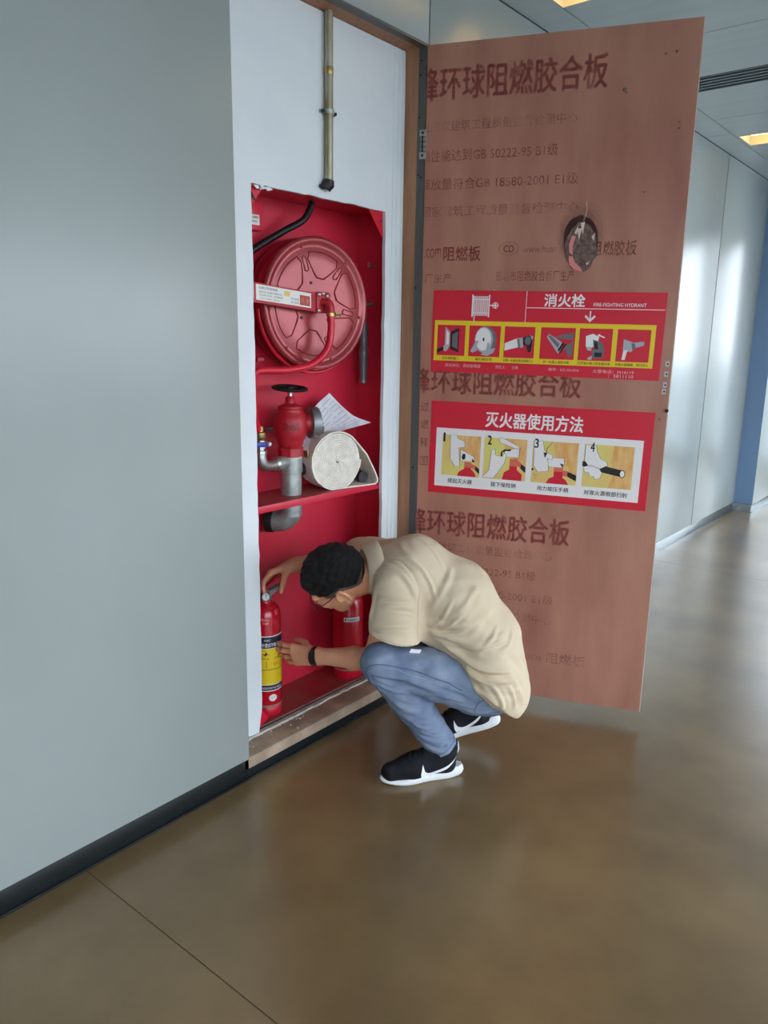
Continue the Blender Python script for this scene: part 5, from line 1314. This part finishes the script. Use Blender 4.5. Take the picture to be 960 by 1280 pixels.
JF = [
    ([(0.30, .22, .44), (0.22, .235, .405), (0.14, .225, .385), (0.06, .20, .37)], 0.010, -0.007),
    ([(0.20, .22, .36), (0.16, .215, .35), (0.10, .19, .345)], 0.009, -0.006),
    ([(0.24, .235, .44), (0.19, .24, .425), (0.12, .23, .43)], 0.010, 0.005),
    ([(0.31, .20, .40), (0.26, .23, .385), (0.20, .225, .395)], 0.010, 0.005),
    ([(0.12, .19, .19), (0.07, .19, .165), (0.01, .16, .165)], 0.010, 0.007),
    ([(0.10, .18, .155), (0.05, .18, .14), (0.0, .15, .145)], 0.008, -0.006),
    ([(0.13, .19, .225), (0.08, .20, .205), (0.03, .17, .21)], 0.010, 0.006),
    ([(0.22, .22, .33), (0.17, .215, .30), (0.12, .19, .29)], 0.010, 0.004),
    ([(0.18, .21, .27), (0.13, .205, .24), (0.08, .18, .24)], 0.010, 0.004),
    ([(0.10, .20, .40), (0.02, .20, .35), (-0.06, .19, .32)], 0.013, 0.005),
    ([(0.16, .22, .46), (0.08, .21, .44), (0.0, .20, .40)], 0.012, 0.004),
    ([(-0.02, .19, .29), (-0.08, .19, .275), (-0.15, .17, .28)], 0.010, 0.005),
]
JF += [
    ([(0.115, .18, .175), (0.06, .18, .150), (0.0, .15, .155)], 0.006, 0.006),
    ([(0.12, .19, .21), (0.06, .19, .185), (0.01, .16, .185)], 0.006, 0.006),
    ([(0.16, .20, .25), (0.10, .20, .222), (0.04, .17, .225)], 0.006, 0.005),
    ([(0.28, .22, .42), (0.22, .23, .40), (0.15, .22, .395)], 0.006, 0.006),
    ([(0.27, .22, .40), (0.22, .225, .375), (0.17, .215, .365)], 0.006, 0.006),
    ([(0.29, .22, .44), (0.24, .235, .43), (0.18, .235, .42)], 0.006, 0.005),
    ([(0.31, .18, .38), (0.27, .22, .36), (0.22, .22, .35)], 0.007, 0.005),
    ([(0.04, .20, .33), (-0.02, .195, .315), (-0.09, .19, .31)], 0.007, 0.005),
    ([(0.08, .21, .41), (0.01, .205, .385), (-0.05, .20, .36)], 0.007, 0.004),
]
b0_ = BVHTree.FromPolygons([tuple(v) for v in V], [tuple(q) for q in Q])
for p, w_, a_ in JF: V = crease(V, N, p, w_, a_ * 0.8, b0_)
V = V + N * (0.0018 * np.sin(V[:, 0] * 60 + 5 * np.sin(V[:, 2] * 25)) * np.sin(V[:, 2] * 52 + 4 * np.sin(V[:, 1] * 30)))[:, None]
jeans = link_mesh('jeans', np_mesh('jeans', V, Q, M_denim), man)
jb = BVHTree.FromPolygons([tuple(v) for v in V], [tuple(q) for q in Q])
seam(jb, [(0.275, .235, .33), (0.315, .235, .40), (0.305, .235, .455), (0.25, .24, .475), (0.15, .23, .455), (0.04, .22, .415), (-0.03, .21, .38)], 0.0016, 'side_seam', M_seam, jeans, 0.0006)
seam(jb, [(0.270, .235, .345), (0.30, .24, .40), (0.29, .24, .445), (0.24, .245, .465), (0.15, .24, .442), (0.04, .225, .402)], 0.0009, 'side_stitch', mat('pale_stitch', (150, 164, 190), 0.9), jeans, 0.0006)
seam(jb, [(-0.075, .21, .285), (-0.085, .21, .33), (-0.115, .21, .345), (-0.17, .20, .335)], 0.0014, 'pocket_seam', M_seam, jeans, 0.0006)
seam(jb, [(-0.075, .21, .285), (-0.12, .205, .27), (-0.17, .19, .275)], 0.0012, 'pocket_seam', M_seam, jeans, 0.0006)
for a_, k_ in ((ankL, kneL), (ankR, kneR)):
    ax_ = unit(a_ - k_); u_ = unit(np.cross(ax_, (0, 1, 0))); v_ = np.cross(ax_, u_); pts = []
    for t in np.linspace(0, 2 * PI, 30): pts.append(snap(jb, a_ - ax_ * 0.004 + (u_ * math.cos(t) + v_ * math.sin(t)) * 0.07, 0.0006))
    MB().tube(pts, 0.0011, 5, caps=False).build('hem_stitch', M_seam, jeans)

# ---- trainers: x from heel (0) to toe (0.292), y to the wearer's left
def trainer(sg):
    T = SDF((-0.02, -0.07, 0.0), (0.32, 0.07, 0.16), 0.0026)
    T.cone((0.052, 0, 0.052), (0.052, 0, 0.085), 0.036, 0.034, 0.02); T.cone((0.045, 0, 0.09), (0.075, 0, 0.115), 0.033, 0.040, 0.02)
    T.cone((0.06, 0, 0.05), (0.17, -0.004 * sg, 0.05), 0.037, 0.041, 0.03); T.cone((0.17, -0.004 * sg, 0.048), (0.254, -0.006 * sg, 0.039), 0.044, 0.036, 0.03)
    T.cone((0.10, 0, 0.095), (0.20, -0.004 * sg, 0.060), 0.032, 0.026, 0.03); T.cone((0.02, 0, 0.10), (0.012, 0, 0.128), 0.012, 0.008, 0.015)
    T.put(lambda x, y, z: (z - 0.017 - np.where(x < 0.12, 0.013, 0.013 * np.clip((0.22 - x) / 0.1, 0, 1))) + 0 * x + 0 * y, (-0.02, -0.07, 0), (0.32, 0.07, 0.06), 0.002, 'sub')
    T.cone((0.058, 0, 0.10), (0.075, 0, 0.17), 0.033, 0.037, 0.006, op='sub')
    V, Q = T.mesh(); V = laplace(V, Q, 2, 0.5); return V, Q
def sole_mb(sg):
    m = MB(); n = 44; rings = []
    def outline(e):
        pts = []
        for k in range(n):
            t = 2 * PI * k / n; c, s_ = math.cos(t), math.sin(t); x = 0.144 + 0.150 * c
            w = 0.037 + 0.008 * math.exp(-((x - 0.205) / 0.06) ** 2) - 0.004 * math.exp(-((x - 0.115) / 0.05) ** 2)
            y = math.copysign(abs(s_) ** 0.72, s_) * w
            pts.append((x + e * c - (0.012 if c < -0.9 else 0), y + e * s_ - 0.004 * sg * (x - 0.12) / 0.17))
        return pts
    for z, e in ((0.000, -0.008), (0.004, -0.003), (0.014, 0.0015), (0.024, -0.001), (0.034, -0.006)):
        ring = []
        for (x, y) in outline(e):
            spring = 0.012 * max(0, (x - 0.215) / 0.08) ** 2 + 0.006 * max(0, (0.03 - x) / 0.04)
            hz_ = z * (1.12 if x < 0.12 else 1.12 - 0.50 * min(1, (x - 0.12) / 0.10)) + spring
            ring.append((x, y, hz_))
        rings.append(ring)
    vs = [p for r_ in rings for p in r_]; fs = []
    for i in range(len(rings) - 1):
        for k in range(n): fs.append((i * n + k, i * n + (k + 1) % n, (i + 1) * n + (k + 1) % n, (i + 1) * n + k))
    fs += [tuple(range(n))[::-1], tuple(range((len(rings) - 1) * n, len(rings) * n))]
    return m.add(vs, fs)
SWO = [(0.020, 0.078), (0.060, 0.056), (0.100, 0.041), (0.128, 0.037), (0.140, 0.041), (0.145, 0.055), (0.144, 0.074), (0.155, 0.050), (0.158, 0.032), (0.150, 0.024), (0.130, 0.022), (0.100, 0.030), (0.060, 0.050)]
def swoosh(bvh, side):
    """tapered curved tick wrapped onto the side of the upper"""
    top = [(0.018, 0.086), (0.060, 0.062), (0.095, 0.047), (0.122, 0.042), (0.140, 0.050), (0.147, 0.066), (0.150, 0.078)]
    bot = [(0.018, 0.085), (0.060, 0.052), (0.095, 0.036), (0.125, 0.026), (0.150, 0.026), (0.157, 0.044), (0.1505, 0.078)]
    T_ = spline([(a, 0, b) for a, b in top], 5); B_ = spline([(a, 0, b) for a, b in bot], 5); m = MB(); vs = []; nr = 5
    for a, b in zip(T_, B_):
        for k in range(nr):
            p = a.lerp(b, k / (nr - 1)); h_ = bvh.ray_cast(Vector((p.x, 0.12 * side, p.z)), Vector((0, -side, 0)))
            vs.append((h_[0] + h_[1] * 0.0012) if h_[0] else Vector((p.x, 0.040 * side, p.z)))
    fs = []
    for i in range(len(T_) - 1):
        for k in range(nr - 1): fs.append((i * nr + k, i * nr + k + 1, (i + 1) * nr + k + 1, (i + 1) * nr + k))
    return m.add(vs, fs)
def place_shoe(sg, heel, toe_dir, pitch, roll=0.0, lift=0.0):
    V, Q = trainer(sg); o = link_mesh('trainer', np_mesh('trainer', V, Q, M_upper), man)
    bv = BVHTree.FromPolygons([tuple(v) for v in V], [tuple(q) for q in Q])
    sole_mb(sg).build('sole', M_sole, o, smooth=50, off=(0, 0, 0))
    for sd in (-1, 1): swoosh(bv, sd).build('tick_mark', M_mark, o, smooth=60, off=(0, 0, 0))
    lc = MB()
    for k in range(5):
        x = 0.115 + 0.018 * k
        P = []
        for y in np.linspace(-0.02, 0.02, 7):
            h_ = bv.ray_cast(Vector((x + 0.006 * math.sin(y * 70), y, 0.2)), Vector((0, 0, -1))); P.append((h_[0] + Vector((0, 0, 0.0012))) if h_[0] else Vector((x, y, 0.09)))
        lc.tube(P, 0.0022, 6)
    for s_ in (-1, 1): lc.tube(spline([(0.112, 0.0, 0.124), (0.10, 0.022 * s_, 0.142), (0.118, 0.034 * s_, 0.128), (0.122, 0.012 * s_, 0.120)], 6), 0.0020, 6)
    lc.build('lace', M_band, o, smooth=60, off=(0, 0, 0))
    MB().tube(spline([(0.004, 0.0, 0.085), (0.0, 0.0, 0.10), (0.004, 0.0, 0.128)], 4), 0.0025, 6).build('heel_tab', M_sole, o, off=(0, 0, 0))
    yaw = math.atan2(toe_dir[1], toe_dir[0])
    o.matrix_local = Matrix.Translation(Vector(heel)) @ Matrix.Rotation(yaw, 4, 'Z') @ Matrix.Rotation(pitch, 4, 'Y') @ Matrix.Rotation(roll, 4, 'X')
    return o
place_shoe(1, (-0.028, 0.100, 0.0), (0.94, 0.34), math.radians(0.0))
# right heel raised: the foot pivots about the ball
pit = math.radians(22); ball = Vector((-0.005, -0.175, 0.0)); bd = Vector((0.985, -0.17, 0)).normalized()
L_ = 0.20
place_shoe(-1, ball - bd * (L_ * math.cos(pit)) + Vector((0, 0, L_ * math.sin(pit))), bd, pit)
# socks / ankles inside the trainers
for a_, k_, h_ in ((ankL, kneL, (0.008, 0.103, 0.085)), (ankR, kneR, (-0.150, -0.150, 0.135))):
    MB().tube([a_ + (k_ - a_) * 0.12, a_, Vector(h_)], [0.040, 0.038, 0.034], 20).build('sock', mat('dark_sock', (30, 34, 48), 0.9), man, smooth=60)
